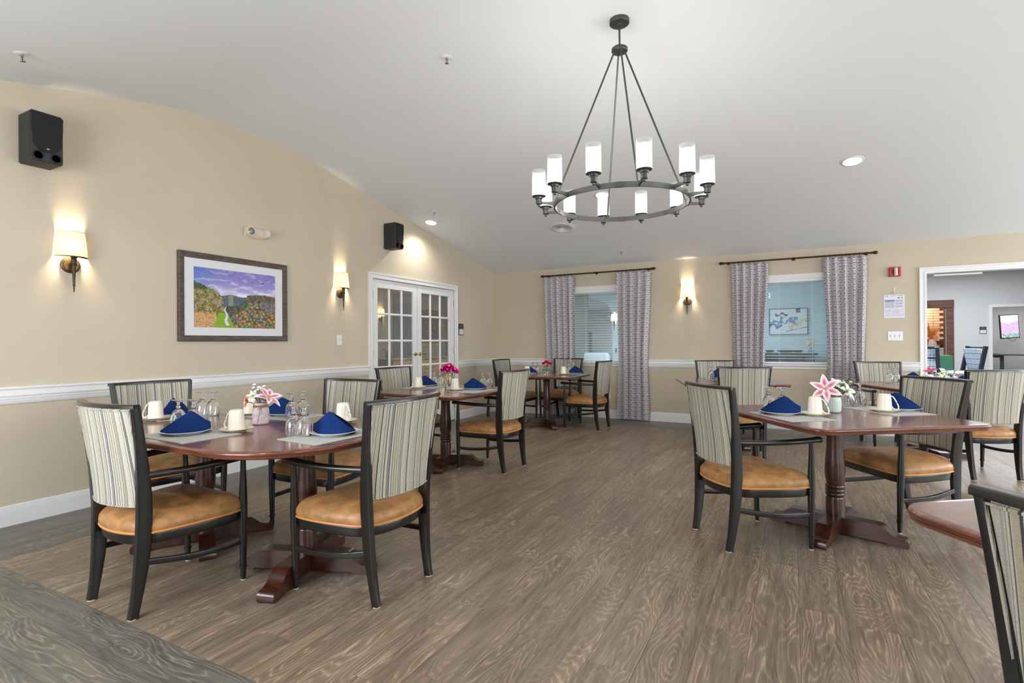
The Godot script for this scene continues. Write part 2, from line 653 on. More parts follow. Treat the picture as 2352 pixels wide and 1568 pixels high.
func make_notice_print() -> ImageTexture:
	var W := 220
	var H := 292
	var im := Image.create(W, H, false, Image.FORMAT_RGB8)
	im.fill(rgb(232, 231, 240))
	var r := RandomNumberGenerator.new()
	r.seed = 9
	im.fill_rect(Rect2i(14, 12, 30, 9), rgb(150, 150, 168))
	im.fill_rect(Rect2i(66, 9, 66, 5), rgb(170, 150, 165))
	im.fill_rect(Rect2i(146, 9, 60, 5), rgb(120, 120, 140))
	im.fill_rect(Rect2i(148, 34, 22, 11), rgb(60, 62, 76))
	im.fill_rect(Rect2i(186, 34, 14, 11), rgb(60, 62, 76))
	im.fill_rect(Rect2i(10, 62, 108, 24), rgb(150, 160, 198))
	for k in 12:
		var y := 62 + k * 9
		im.fill_rect(Rect2i(10, y, 106 if k % 3 else 96, 3 if k % 2 else 4), rgb(110, 116, 150))
		if k % 4 != 3: im.fill_rect(Rect2i(120, y + 3, 84, 4), rgb(118, 122, 156))
	for k in 14:
		var y := 180 + k * 7
		var x := 12
		while x < 206:
			var w := r.randi_range(5, 20)
			if r.randf() < 0.84: im.fill_rect(Rect2i(x, y, w, 3), rgb(164, 160, 182))
			x += w + 4
	return ImageTexture.create_from_image(im)

func make_room_sign() -> ImageTexture:
	var im := Image.create(96, 128, false, Image.FORMAT_RGB8)
	im.fill(rgb(58, 60, 72))
	im.fill_rect(Rect2i(4, 60, 88, 62), rgb(226, 224, 222))
	for k in 26:
		var t := TAU * k / 26
		im.fill_rect(Rect2i(int(48 + 17 * cos(t)), int(28 + 15 * sin(t)), 4, 4), rgb(118, 120, 132))
	im.fill_rect(Rect2i(36, 24, 26, 3), rgb(118, 120, 132))
	im.fill_rect(Rect2i(34, 80, 28, 3), rgb(160, 158, 160))
	im.fill_rect(Rect2i(38, 90, 20, 3), rgb(160, 158, 160))
	im.fill_rect(Rect2i(36, 99, 24, 3), rgb(170, 168, 170))
	return ImageTexture.create_from_image(im)

func make_weave_texture() -> ImageTexture:
	var S := 256
	var a := streak_bytes(S, S, 8, 0.3, 81)
	var b := streak_bytes(S, S, 8, 0.3, 82)
	var out := PackedByteArray()
	out.resize(S * S)
	for y in S:
		for x in S: out[y * S + x] = int(clampf(0.70 + 0.28 * a[y * S + x] * 0.00392 + 0.26 * (b[x * S + y] * 0.00392 - 0.5), 0, 1) * 255)
	return tex(S, S, out, Image.FORMAT_L8)

func make_plaid_texture() -> ImageTexture:
	var S := 128
	var im := Image.create(S, S, false, Image.FORMAT_RGB8)
	im.fill(rgb(222, 226, 234))
	for k in 4:
		im.fill_rect(Rect2i(k * 32 + 2, 0, 9, S), rgb(176, 188, 212))
		im.fill_rect(Rect2i(k * 32 + 20, 0, 3, S), rgb(120, 132, 160))
	for k in 4:
		im.fill_rect(Rect2i(0, k * 32 + 4, S, 3), rgb(90, 102, 132))
		im.fill_rect(Rect2i(0, k * 32 + 16, S, 7), rgb(192, 202, 222))
	return ImageTexture.create_from_image(im)

func make_dark_print() -> ImageTexture:
	var S := 128
	var n := noise_bytes(S, S, 0.12, 91, 3)
	var out := PackedByteArray()
	out.resize(S * S * 3)
	for i in S * S: put(out, i, rgb(48, 34, 28).lerp(rgb(150, 116, 92), clampf((n[i] * 0.00392 - 0.45) * 3.0, 0, 1)))
	return tex(S, S, out)

func noise_tex(freq: float, sd: int, lo: Color, hi: Color, size := 256) -> NoiseTexture2D:
	var t := NoiseTexture2D.new()
	var n := FastNoiseLite.new()
	n.seed = sd
	n.frequency = freq
	n.fractal_octaves = 4
	t.noise = n
	t.width = size
	t.height = size
	t.seamless = true
	var g := Gradient.new()
	g.set_color(0, lo)
	g.set_color(1, hi)
	t.color_ramp = g
	return t

func make_materials() -> void:
	T.plank = make_plank_texture()
	T.grain = make_grain_texture()
	T.stripe = make_stripe_texture()
	T.curtain = make_curtain_texture()
	T.weave = make_weave_texture()
	M.wall = tri_tex(mat(rgb(208, 195, 173), 0.75, 0, 0.3), noise_tex(0.006, 3, Color(0.965, 0.965, 0.965), Color(1, 1, 1)), Vector3(0.4, 0.4, 0.4))
	M.ceiling = mat(rgb(238, 240, 241), 0.92, 0, 0.2)
	M.trim = mat(rgb(232, 231, 230), 0.4)
	M.white = mat(rgb(236, 236, 236), 0.35)
	M.plank_brown = mat(rgb(226, 204, 180), 0.37, 0, 0.5)
	M.plank_brown.albedo_texture = T.plank
	M.plank_grey = mat(rgb(188, 184, 174), 0.37, 0, 0.5)
	M.plank_grey.albedo_texture = T.plank
	M.subfloor = mat(rgb(38, 34, 31), 0.9)
	M.black = mat(rgb(21, 20, 19), 0.3, 0, 0.5)
	M.black.clearcoat_enabled = true
	M.black.clearcoat = 0.35
	M.black.clearcoat_roughness = 0.22
	M.glide = mat(rgb(186, 178, 162), 0.5)
	M.leather = tri_tex(mat(Color.WHITE, 0.4, 0, 0.45), noise_tex(0.012, 8, rgb(150, 108, 64), rgb(194, 144, 92), 512), Vector3(2.2, 2.2, 2.2))
	M.leather.heightmap_enabled = true
	M.leather.heightmap_texture = noise_tex(0.22, 9, Color(0, 0, 0), Color(1, 1, 1))
	M.leather.heightmap_scale = 0.035
	M.welt = mat(rgb(205, 142, 78), 0.45)
	M.fabric = tri_tex(mat(rgb(245, 243, 238), 0.9, 0, 0.2), T.stripe, Vector3(4.6, 4.6, 4.6))
	M.fabric.rim_enabled = true
	M.fabric.rim = 0.25
	M.table_top = tri_tex(mat(rgb(136, 74, 54), 0.26, 0, 0.5), T.grain, Vector3(1.3, 1.3, 1.3))
	M.table_top.clearcoat_enabled = true
	M.table_top.clearcoat = 0.6
	M.table_top.clearcoat_roughness = 0.12
	M.table_base = tri_tex(mat(rgb(82, 42, 32), 0.3, 0, 0.5), T.grain, Vector3(2, 2, 2))
	M.table_base.clearcoat_enabled = true
	M.table_base.clearcoat = 0.5
	M.table_base.clearcoat_roughness = 0.2
	M.napkin = mat(rgb(20, 48, 100), 0.85, 0, 0.2)
	M.napkin.rim_enabled = true
	M.napkin.rim = 0.3
	M.napkin_edge = mat(rgb(26, 66, 136), 0.85, 0, 0.2)
	M.mug = mat(rgb(240, 233, 216), 0.12, 0, 0.5)
	M.saucer = mat(rgb(238, 226, 200), 0.16, 0, 0.5)
	M.plate = mat(rgb(242, 242, 240), 0.14, 0, 0.5)
	M.mat_cloth = tri_tex(mat(rgb(226, 226, 222), 0.85, 0, 0.2), T.weave, Vector3(6, 6, 6))
	M.glass = mat(Color(1, 1, 1, 0.02), 0.0)
	M.glass.refraction_enabled = true
	M.glass.refraction_scale = 0.05
	M.glass.transparency = BaseMaterial3D.TRANSPARENCY_ALPHA
	M.pane = mat(Color(0.96, 0.98, 0.98, 0.06), 0.02)
	M.pane.transparency = BaseMaterial3D.TRANSPARENCY_ALPHA
	M.bronze = mat(rgb(112, 88, 62), 0.36, 0.85)
	M.dark_bronze = mat(rgb(70, 56, 42), 0.38, 0.8)
	M.iron = mat(rgb(88, 88, 86), 0.34, 0.75)
	M.brass = mat(rgb(206, 180, 104), 0.2, 0.95)
	M.steel = mat(rgb(176, 174, 168), 0.35, 0.9)
	M.shade = mat(rgb(255, 246, 228), 0.9, 0, 0.1)
	M.shade.backlight_enabled = true
	M.shade.backlight = Color(0.98, 0.96, 0.92)
	M.shade_rim = mat(rgb(226, 196, 150), 0.7)
	M.bulb = glow(Color(1.0, 0.90, 0.72), 6.0)
	M.lamp_white = glow(Color(1.0, 0.99, 0.97), 2.6)
	M.can_disc = glow(Color(1.0, 0.985, 0.95), 3.0)
	M.speaker = mat(rgb(40, 42, 45), 0.5)
	M.speaker_face = mat(rgb(30, 32, 35), 0.55)
	M.grille = mat(rgb(20, 22, 25), 0.8)
	M.plastic = mat(rgb(238, 238, 238), 0.35)
	M.dark = mat(rgb(14, 14, 14), 0.6)
	M.curtain = mat(Color.WHITE, 0.9, 0, 0.2)
	M.curtain.albedo_texture = T.curtain
	M.blind = mat(rgb(236, 240, 242), 0.45)
	M.lobby_wall = mat(rgb(206, 220, 224), 0.8, 0, 0.2)
	M.hall_wall = mat(rgb(206, 206, 207), 0.8, 0, 0.2)
	M.room_wall = mat(rgb(150, 142, 124), 0.85, 0, 0.2)
	M.maple = tri_tex(mat(rgb(222, 172, 112), 0.45), T.grain, Vector3(1.5, 1.5, 1.5))
	M.brown_wood = tri_tex(mat(rgb(116, 80, 58), 0.6), T.grain, Vector3(1.2, 1.2, 1.2))
	M.petal = mat(Color.WHITE, 0.6, 0, 0.3)
	M.petal.vertex_color_use_as_albedo = true
	M.petal.backlight_enabled = true
	M.petal.backlight = Color(0.3, 0.3, 0.3)
	M.leaf = mat(rgb(74, 132, 40), 0.5)
	M.leaf_dark = mat(rgb(44, 92, 30), 0.5)
	M.stem = mat(rgb(92, 124, 58), 0.6)
	M.twine = mat(rgb(166, 136, 92), 0.9)
	M.raffia = mat(rgb(224, 184, 112), 0.8)

func _ready() -> void:
	rng.seed = 4242
	# --- camera, sky, daylight, exposure
	var cam := Camera3D.new()
	cam.name = "camera"
	cam.fov = rad_to_deg(2.0 * atan(784.0 / 1202.69))
	cam.near = 0.02
	cam.far = 80.0
	cam.position = V(0, 1.207, 0)
	cam.rotation = Vector3(deg_to_rad(0.12913), deg_to_rad(28.0874), deg_to_rad(-0.39457))
	add_child(cam)
	cam.current = true
	var we := WorldEnvironment.new()
	we.name = "world_environment"
	var env := Environment.new()
	var sky := Sky.new()
	var sm := ProceduralSkyMaterial.new()
	sm.sky_top_color = Color(0.52, 0.66, 0.86)
	sm.sky_horizon_color = Color(0.86, 0.90, 0.94)
	sm.ground_horizon_color = Color(0.80, 0.82, 0.82)
	sm.ground_bottom_color = Color(0.42, 0.42, 0.38)
	sm.sky_energy_multiplier = 1.0
	sky.sky_material = sm
	env.sky = sky
	env.background_mode = Environment.BG_SKY
	env.ambient_light_source = Environment.AMBIENT_SOURCE_DISABLED
	env.tonemap_mode = Environment.TONE_MAPPER_LINEAR
	env.tonemap_exposure = 1.8
	env.sdfgi_enabled = true
	env.ssao_enabled = true
	env.ssil_enabled = true
	we.environment = env
	add_child(we)
	# daylight from unseen windows behind and to the right, placed to light the room
	var day := Color(0.95, 0.975, 1.0)
	for x in [-2.6, 3.4]: area(V(x, 1.45, FZ - 0.06), V(0, 0, -1), Vector2(1.7, 1.5), 5.5, day)
	for z in [[-1.6, 4.2], [-4.2, 4.2], [-6.6, 5.6]]: area(V(RX - 0.06, 1.45, z[0]), V(-1, 0, 0), Vector2(1.7, 1.6), z[1], day)
	# area lights out of view, without fixtures, placed to light the rooms beyond
	area(V(-2.2, 2.66, -10.3), V(0, -1, 0), Vector2(2.4, 1.2), 9.0, Color(0.80, 0.93, 1.0))
	area(V(-5.4, 2.66, -11.2), V(0, -1, 0), Vector2(1.2, 1.2), 4.5, Color(0.82, 0.94, 1.0))
	area(V(-5.6, 2.40, -16.6), V(0, -1, 0), Vector2(1.6, 2.4), 6.0, Color(0.95, 0.98, 1.0))
	area(V(3.4, 2.96, -10.6), V(0, -1, 0), Vector2(2.4, 2.4), 7.0, Color(0.97, 0.985, 1.0))
	area(V(3.6, 2.96, -15.2), V(0, -1, 0), Vector2(2.4, 2.4), 8.5, Color(0.97, 0.985, 1.0))
	area(V(5.6, 2.3, -19.0), V(0, -1, 0), Vector2(1.0, 0.8), 1.4, Color(1.0, 1.0, 1.0))
	area(V(3.2, 2.3, -19.0), V(0, -1, 0), Vector2(0.8, 0.8), 1.3, Color(1.0, 0.80, 0.60))

	make_materials()
	build_shell()
	build_floor()
	build_moldings()
	build_french_door()
	build_windows()
	build_unseen_windows()
	build_furniture()
	build_settings()
	build_wall_things()
	build_ceiling_things()
	build_beyond()

func build_shell() -> void:
	# left wall: a gable that follows the vault, with the opening of the French door
	var o := PackedVector2Array()      # (toward the back, up)
	o.append(Vector2(-FZ, 0)); o.append(Vector2(4.985, 0)); o.append(Vector2(4.985, 2.045)); o.append(Vector2(6.81, 2.045)); o.append(Vector2(6.81, 0)); o.append(Vector2(8.06, 0))
	var z := 8.06
	while z > -FZ + 0.01:
		o.append(Vector2(z, ceil_y(-z) + 0.02))
		z -= 0.15
	o.append(Vector2(-FZ, ceil_y(FZ) + 0.02))
	var b := MB.new()
	b.poly(o, V(LX, 0, 0), V(0, 0, -1), V(0, 1, 0), V(-0.13, 0, 0))
	struct("wall_left", b, M.wall)
	# back wall with two windows and the wide doorway on the right
	b = MB.new()
	var zc := BZ - 0.07
	for s in [[LX - 0.13, -3.23, 0.0, 2.5], [-2.28, -0.425, 0.0, 2.5], [0.525, 1.458, 0.0, 2.5], [-3.23, -2.28, 0.0, 0.86], [-3.23, -2.28, 2.05, 2.5], [-0.425, 0.525, 0.0, 0.86], [-0.425, 0.525, 2.05, 2.5], [1.458, 4.0, 2.03, 2.5], [4.0, RX + 0.13, 0.0, 2.5]]:
		b.box(V((s[0] + s[1]) / 2, (s[2] + s[3]) / 2, zc), V(s[1] - s[0], s[3] - s[2], 0.14))
	struct("wall_back", b, M.wall)
	# right wall and front wall, out of view, with window openings placed to light the room
	b = MB.new()
	var edges := [-FZ, 0.75, 2.45, 3.35, 5.05, 5.75, 7.45, 8.20]
	for k in edges.size() - 1:
		var z0: float = edges[k]
		var z1: float = edges[k + 1]
		var win := k % 2 == 1
		for s in ([[0.0, 0.62], [2.28, 3.34]] if win else [[0.0, 3.34]]):
			b.box(V(RX + 0.07, (s[0] + s[1]) / 2, -(z0 + z1) / 2), V(0.14, s[1] - s[0], z1 - z0))
	struct("wall_right", b, M.wall)
	b = MB.new()
	edges = [LX - 0.13, -3.45, -1.75, 2.55, 4.25, RX + 0.14]
	for k in edges.size() - 1:
		var x0: float = edges[k]
		var x1: float = edges[k + 1]
		var win := k % 2 == 1
		for s in ([[0.0, 0.70], [2.20, 2.5]] if win else [[0.0, 2.5]]):
			b.box(V((x0 + x1) / 2, (s[0] + s[1]) / 2, FZ + 0.07), V(x1 - x0, s[1] - s[0], 0.14))
	struct("wall_front", b, M.wall)
	# vaulted ceiling
	b = MB.new()
	var lo := []
	z = -8.2
	var zs := []
	while z < FZ + 0.2:
		zs.append(z)
		z += 0.12
	for xx in [LX - 0.13, RX + 0.14]:
		var r := PackedVector3Array()
		for q in zs: r.append(V(xx, ceil_y(q), q))
		for k in zs.size(): 
			var q: float = zs[zs.size() - 1 - k]
			r.append(V(xx, ceil_y(q) + 0.14, q))
		lo.append(r)
	b.loft(lo, true, false)
	struct("ceiling", b, M.ceiling)

func plank_mesh(b: MB, c: Vector3, len: float, wid: float, along_x: bool, row: int, off: float) -> void:
	var hx := (len if along_x else wid) / 2 - 0.0004
	var hz := (wid if along_x else len) / 2 - 0.0004
	var lv := [[-0.007, 0.0], [-0.0008, 0.0], [0.0, 0.0012]]
	var rings := []
	for k in lv:
		var x: float = hx - k[1]
		var z: float = hz - k[1]
		rings.append([V(-x, k[0], -z), V(-x, k[0], z), V(x, k[0], z), V(x, k[0], -z)])
	var uvf := func(q: Vector3) -> Vector2:
		var a := q.x if along_x else q.z
		var t := q.z if along_x else q.x
		return Vector2(off + a / 2.44, (row + 0.5 + clampf(t / wid, -0.495, 0.495) * 0.98) / 7.0)
	for k in 2:
		for i in 4:
			var j := (i + 1) % 4
			var q := [rings[k][i], rings[k][j], rings[k + 1][j], rings[k + 1][i]]
			b.quad_uv(c + q[0], c + q[1], c + q[2], c + q[3], uvf.call(q[0]), uvf.call(q[1]), uvf.call(q[2]), uvf.call(q[3]))
	var t: Array = rings[2]
	b.quad_uv(c + t[0], c + t[1], c + t[2], c + t[3], uvf.call(t[0]), uvf.call(t[1]), uvf.call(t[2]), uvf.call(t[3]))

func in_view(x0: float, x1: float, z0: float, z1: float) -> bool:
	for x in [x0, x1]:
		for z in [z0, z1]:
			if z < -0.55 and x < 0.30 * -z + 0.15 and x > -3.3 * -z - 0.1: return true
	return false

func build_floor() -> void:
	var slab := MB.new()
	slab.box(V((LX + RX) / 2, -0.057, (BZ + FZ) / 2), V(RX - LX + 0.26, 0.10, FZ - BZ + 0.28))
	var root := struct("floor", slab, M.subfloor)
	var hid := [MB.new(), MB.new()]
	var lay := func(x0: float, x1: float, z0: float, z1: float, along_x: bool, tone: int) -> void:
		var row := rng.randi() % 7
		var off := rng.randf()
		var len := (x1 - x0) if along_x else (z1 - z0)
		var wid := (z1 - z0) if along_x else (x1 - x0)
		var c := V((x0 + x1) / 2, 0, (z0 + z1) / 2)
		if in_view(x0, x1, z0, z1):
			var b := MB.new()
			plank_mesh(b, V(0, 0, 0), len, wid, along_x, row, off)
			var o := part("plank", b, M.plank_brown if tone == 0 else M.plank_grey, root)
			o.position = c
		else:
			plank_mesh(hid[tone], c, len, wid, along_x, row, off)
	var run := func(a0: float, a1: float, c0: float, c1: float, along_x: bool, tone: int) -> void:
		var a := a0
		var first := rng.randf_range(0.35, 1.22)
		while a < a1 - 0.001:
			var e := minf(a1, a + (first if a == a0 else 1.22))
			if a1 - e < 0.12: e = a1
			if along_x: lay.call(a, e, c0, c1, true, tone)
			else: lay.call(c0, c1, a, e, false, tone)
			a = e
	for k in 4: run.call(BZ, -1.22, LX + k * 0.179, LX + (k + 1) * 0.179, false, 1)           # along the left wall
	var x := LX + 0.716
	while x < RX - 0.01:
		run.call(-7.39, -1.22, x, minf(x + 0.18, RX), false, 0)
		x += 0.18
	for k in 4: run.call(LX + 0.716, RX, -7.39 - (k + 1) * 0.1675, -7.39 - k * 0.1675, true, 1)   # along the back wall
	var z := -1.22
	while z < FZ - 0.01:
		run.call(LX, RX, z, minf(z + 0.18, FZ), true, 1)
		z += 0.18
	for t in 2:
		var o := part("plank_field", hid[t], M.plank_brown if t == 0 else M.plank_grey, root)
		o.set_meta("kind", "stuff")

func build_moldings() -> void:
	var rail := [Vector2(0.932, -0.002), Vector2(0.932, 0.024), Vector2(0.928, 0.028), Vector2(0.918, 0.028), Vector2(0.912, 0.021), Vector2(0.900, 0.020), Vector2(0.884, 0.025), Vector2(0.873, 0.027), Vector2(0.870, 0.026), Vector2(0.868, 0.016), Vector2(0.860, 0.016), Vector2(0.858, 0.020), Vector2(0.850, 0.020), Vector2(0.848, 0.014), Vector2(0.842, 0.013), Vector2(0.840, 0.016), Vector2(0.824, 0.012), Vector2(0.816, 0.007), Vector2(0.816, -0.002)]
	var base := [Vector2(0.136, -0.002), Vector2(0.136, 0.006), Vector2(0.131, 0.010), Vector2(0.124, 0.011), Vector2(0.121, 0.009), Vector2(0.119, 0.013), Vector2(0.110, 0.013), Vector2(0.106, 0.016), Vector2(0.0, 0.016), Vector2(0.0, -0.002)]
	var nl := V(1, 0, 0)
	var nb := V(0, 0, 1)
	var n := 1
	for s in [[-4.917, FZ], [BZ, -6.883]]:
		var b := MB.new()
		b.molding([V(LX, 0, s[0]), V(LX, 0, s[1])], rail, nl)
		struct("trim_%d" % n, b, M.trim, "white chair rail along the left wall"); n += 1
		b = MB.new()
		b.molding([V(LX, 0, s[0]), V(LX, 0, s[1])], base, nl)
		struct("baseboard_left" if n == 2 else "baseboard_left_corner", b, M.trim)
	for s in [[-3.297, LX], [-0.492, -2.213], [1.393, 0.592]]:
		var b := MB.new()
		b.molding([V(s[0], 0, BZ), V(s[1], 0, BZ)], rail, nb)
		struct("trim_%d" % n, b, M.trim, "white chair rail along the back wall"); n += 1
	var bb := MB.new()
	bb.molding([V(1.39, 0, BZ), V(LX, 0, BZ)], base, nb)
	struct("baseboard_back", bb, M.trim)
	bb = MB.new()
	bb.molding([V(RX, 0, FZ), V(RX, 0, BZ)], base, V(-1, 0, 0))
	struct("baseboard_right", bb, M.trim)
	bb = MB.new()
	bb.molding([V(LX, 0, FZ), V(RX, 0, FZ)], base, V(0, 0, -1))
	struct("baseboard_front", bb, M.trim)
	# door casings: across runs outward from the opening
	var cas := [Vector2(-0.002, -0.002), Vector2(-0.002, 0.012), Vector2(0.006, 0.016), Vector2(0.022, 0.016), Vector2(0.026, 0.012), Vector2(0.050, 0.014), Vector2(0.054, 0.020), Vector2(0.066, 0.022), Vector2(0.071, 0.020), Vector2(0.071, -0.002)]
	var b := MB.new()
	b.molding([V(LX, 0, -6.812), V(LX, 2.036, -6.812), V(LX, 2.036, -4.987), V(LX, 0, -4.987)], cas, nl)
	# jamb lining
	b.box(V(LX - 0.065, 1.02, -4.979), V(0.13, 2.04, 0.014))
	b.box(V(LX - 0.065, 1.02, -6.817), V(0.13, 2.04, 0.014))
	b.box(V(LX - 0.065, 2.041, -5.898), V(0.13, 0.012, 1.83))
	struct("trim_%d" % n, b, M.trim, "white casing round the French doors"); n += 1
	b = MB.new()
	b.molding([V(3.99, 0, BZ), V(3.99, 2.024, BZ), V(1.464, 2.024, BZ), V(1.464, 0, BZ)], cas, nb)
	b.box(V(1.461, 1.01, BZ - 0.07), V(0.014, 2.03, 0.15))
	b.box(V(3.997, 1.01, BZ - 0.07), V(0.014, 2.03, 0.15))
	b.box(V(2.73, 2.028, BZ - 0.07), V(2.54, 0.014, 0.15))
	struct("trim_%d" % n, b, M.trim, "white casing round the wide doorway")
	# closer arm under the doorway head
	b = MB.new()
	b.box(V(1.78, 1.998, BZ - 0.09), V(0.46, 0.03, 0.05), 0.004)
	b.tube([V(1.56, 1.99, BZ - 0.07), V(1.50, 1.955, BZ - 0.07), V(1.472, 1.93, BZ - 0.07)], 0.006, 8)
	solo("door_track", b, M.steel, "grey steel track under the left end of the wide doorway head", "door track")

func build_french_door() -> void:
	var xs := LX - 0.022
	var k := 0
	for leaf in [[-4.988, -5.893, 0.105, 0.09, 1], [-5.901, -6.808, 0.09, 0.135, -1]]:
		k += 1
		var z0: float = leaf[0]
		var z1: float = leaf[1]
		var root := struct_root("door_%d" % k, "white French door leaf with fifteen glass panes, %s" % ("left leaf" if k == 1 else "right leaf"))
		root.position = V(xs, 0, z0)
		var w := z0 - z1
		var f := MB.new()
		var g0: float = -leaf[2]
		var g1: float = -(w - leaf[3])
		f.box(V(0, 1.02, g0 / 2), V(0.036, 2.02, -g0), 0.003)
		f.box(V(0, 1.02, (g1 - w) / 2), V(0.036, 2.02, w + g1), 0.003)
		f.box(V(0, 1.975, (g0 + g1) / 2), V(0.036, 0.106, g0 - g1), 0.003)
		f.box(V(0, 0.115, (g0 + g1) / 2), V(0.036, 0.21, g0 - g1), 0.003)
		part("door_frame", f, M.trim, root)
		var pw := (g0 - g1 - 2 * 0.034) / 3
		var ph := (1.922 - 0.22 - 4 * 0.028) / 5
		for c in 2:
			var b := MB.new()
			var zz := g0 - (c + 1) * pw - (c + 0.5) * 0.034
			b.box(V(0, 1.071, zz), V(0.030, 1.702, 0.034), 0.008)
			part("glazing_bar", b, M.trim, root)
		for r in 4:
			var b := MB.new()
			var yy := 1.922 - (r + 1) * ph - (r + 0.5) * 0.028
			b.box(V(0, yy, (g0 + g1) / 2), V(0.029, 0.028, g0 - g1), 0.008)
			part("glazing_bar", b, M.trim, root)
		for c in 3:
			for r in 5:
				var b := MB.new()
				b.box(V(0, 1.922 - (r + 0.5) * ph - r * 0.028, g0 - (c + 0.5) * pw - c * 0.034), V(0.004, ph + 0.006, pw + 0.006))
				part("pane", b, M.pane, root)
		# lever handle
		var hz := (g1 - w) / 2 - 0.0 if k == 1 else g0 / 2
		var h := MB.new()
		var ax := Transform3D(Basis(Vector3(0, 0, 1), -PI / 2), V(0.017, 1.055, hz))
		h.lathe([Vector2(0.026, 0), Vector2(0.026, 0.006), Vector2(0.018, 0.010), Vector2(0.009, 0.012), Vector2(0.008, 0.045)], 16, ax)
		var dz: float = leaf[4]
		h.taper([V(0.058, 1.055, hz - dz * 0.008), V(0.064, 1.060, hz + dz * 0.03), V(0.064, 1.052, hz + dz * 0.075), V(0.060, 1.058, hz + dz * 0.115)], [0.009, 0.008, 0.007, 0.005], 8)
		h.ball(V(0.06, 1.055, hz), V(0.011, 0.011, 0.011), 10, 6)
		part("door_handle", h, M.brass, root)
		for y in [0.24, 1.08, 1.82]:
			var q := MB.new()
			var hzz := 0.001 if k == 1 else -w - 0.001
			q.taper([V(0.024, y - 0.045, hzz), V(0.024, y + 0.045, hzz)], [0.007, 0.007], 8, V(1, 0, 0.1))
			q.box(V(0.019, y, hzz + (-0.012 if k == 1 else 0.012)), V(0.004, 0.088, 0.022))
			part("hinge", q, M.steel, root)

func build_windows() -> void:
	var k := 0
	for x0 in [-3.23, -0.425]:
		k += 1
		var x1: float = x0 + 0.95
		var xc: float = x0 + 0.475
		var root := struct_root("window_%d" % k, "white framed window in the back wall, %s" % ("left one" if k == 1 else "right one"))
		root.position = V(xc, 0, BZ)
		var b := MB.new()
		for s in [-1, 1]: b.box(V(s * 0.468, 1.455, -0.07), V(0.014, 1.19, 0.14))
		b.box(V(0, 2.043, -0.07), V(0.95, 0.014, 0.14))
		b.box(V(0, 0.867, -0.07), V(0.95, 0.014, 0.14))
		part("window_frame", b, M.trim, root)
		b = MB.new()
		var cas := [Vector2(-0.002, -0.002), Vector2(-0.002, 0.012), Vector2(0.010, 0.016), Vector2(0.040, 0.015), Vector2(0.046, 0.020), Vector2(0.062, 0.020), Vector2(0.066, 0.016), Vector2(0.066, -0.002)]
		b.molding([V(0.473, 0.87, 0), V(0.473, 2.044, 0), V(-0.473, 2.044, 0), V(-0.473, 0.87, 0)], cas, V(0, 0, 1))
		part("window_casing", b, M.trim, root)
		b = MB.new()
		b.box(V(0, 0.874, 0.012), V(1.08, 0.022, 0.06), 0.006)
		b.box(V(0, 0.843, 0.006), V(1.03, 0.042, 0.016), 0.004)
		part("window_sill", b, M.trim, root)
		b = MB.new()
		for s in [-1, 1]: b.box(V(s * 0.445, 1.455, -0.112), V(0.034, 1.16, 0.03), 0.003)
		b.box(V(0, 2.018, -0.112), V(0.86, 0.036, 0.03), 0.003)
		b.box(V(0, 0.895, -0.112), V(0.86, 0.042, 0.03), 0.003)
		part("sash", b, M.trim, root)
		b = MB.new()
		b.box(V(0, 1.458, -0.112), V(0.86, 1.09, 0.004))
		part("pane", b, M.pane, root)
		# the blind hangs in the reveal
		var t := thing("window_blind", "white slatted blind in the %s window of the back wall, slats level and open" % ("left" if k == 1 else "right"), "blind", V(xc, 0, BZ - 0.035), 0.0, "slatted blinds in the back wall windows")
		b = MB.new()
		b.box(V(0, 2.030, 0.012), V(0.925, 0.052, 0.05), 0.004)
		part("headrail", b, M.white, t)
		var y := 1.975
		var sm: ArrayMesh
		var sb := MB.new()
		var sec := PackedVector2Array([Vector2(-1, 0), Vector2(-0.5, 0.8), Vector2(0, 1.0), Vector2(0.5, 0.8), Vector2(1, 0), Vector2(0.5, -0.1), Vector2(0, 0.1), Vector2(-0.5, -0.1)])
		sb.sweep([V(-0.458, 0, 0), V(0.458, 0, 0)], sec, [Vector2(0.025, 0.003)])
		sm = sb.mesh()
		while y > 0.93:
			var s := part_mesh("slat", sm, M.blind, t)
			s.position = V(0, y, 0)
			s.rotation.x = deg_to_rad(4.0)
			y -= 0.0405
		b = MB.new()
		b.box(V(0, 0.905, 0), V(0.916, 0.020, 0.05), 0.004)
		part("bottom_rail", b, M.white, t)
		for x in [-0.20, 0.20]:
			for zz in [-0.027, 0.027]:
				b = MB.new()
				b.tube([V(x, 0.91, zz), V(x, 2.01, zz)], 0.0012, 5, false, V(1, 0, 0.2))
				part("cord", b, M.white, t)

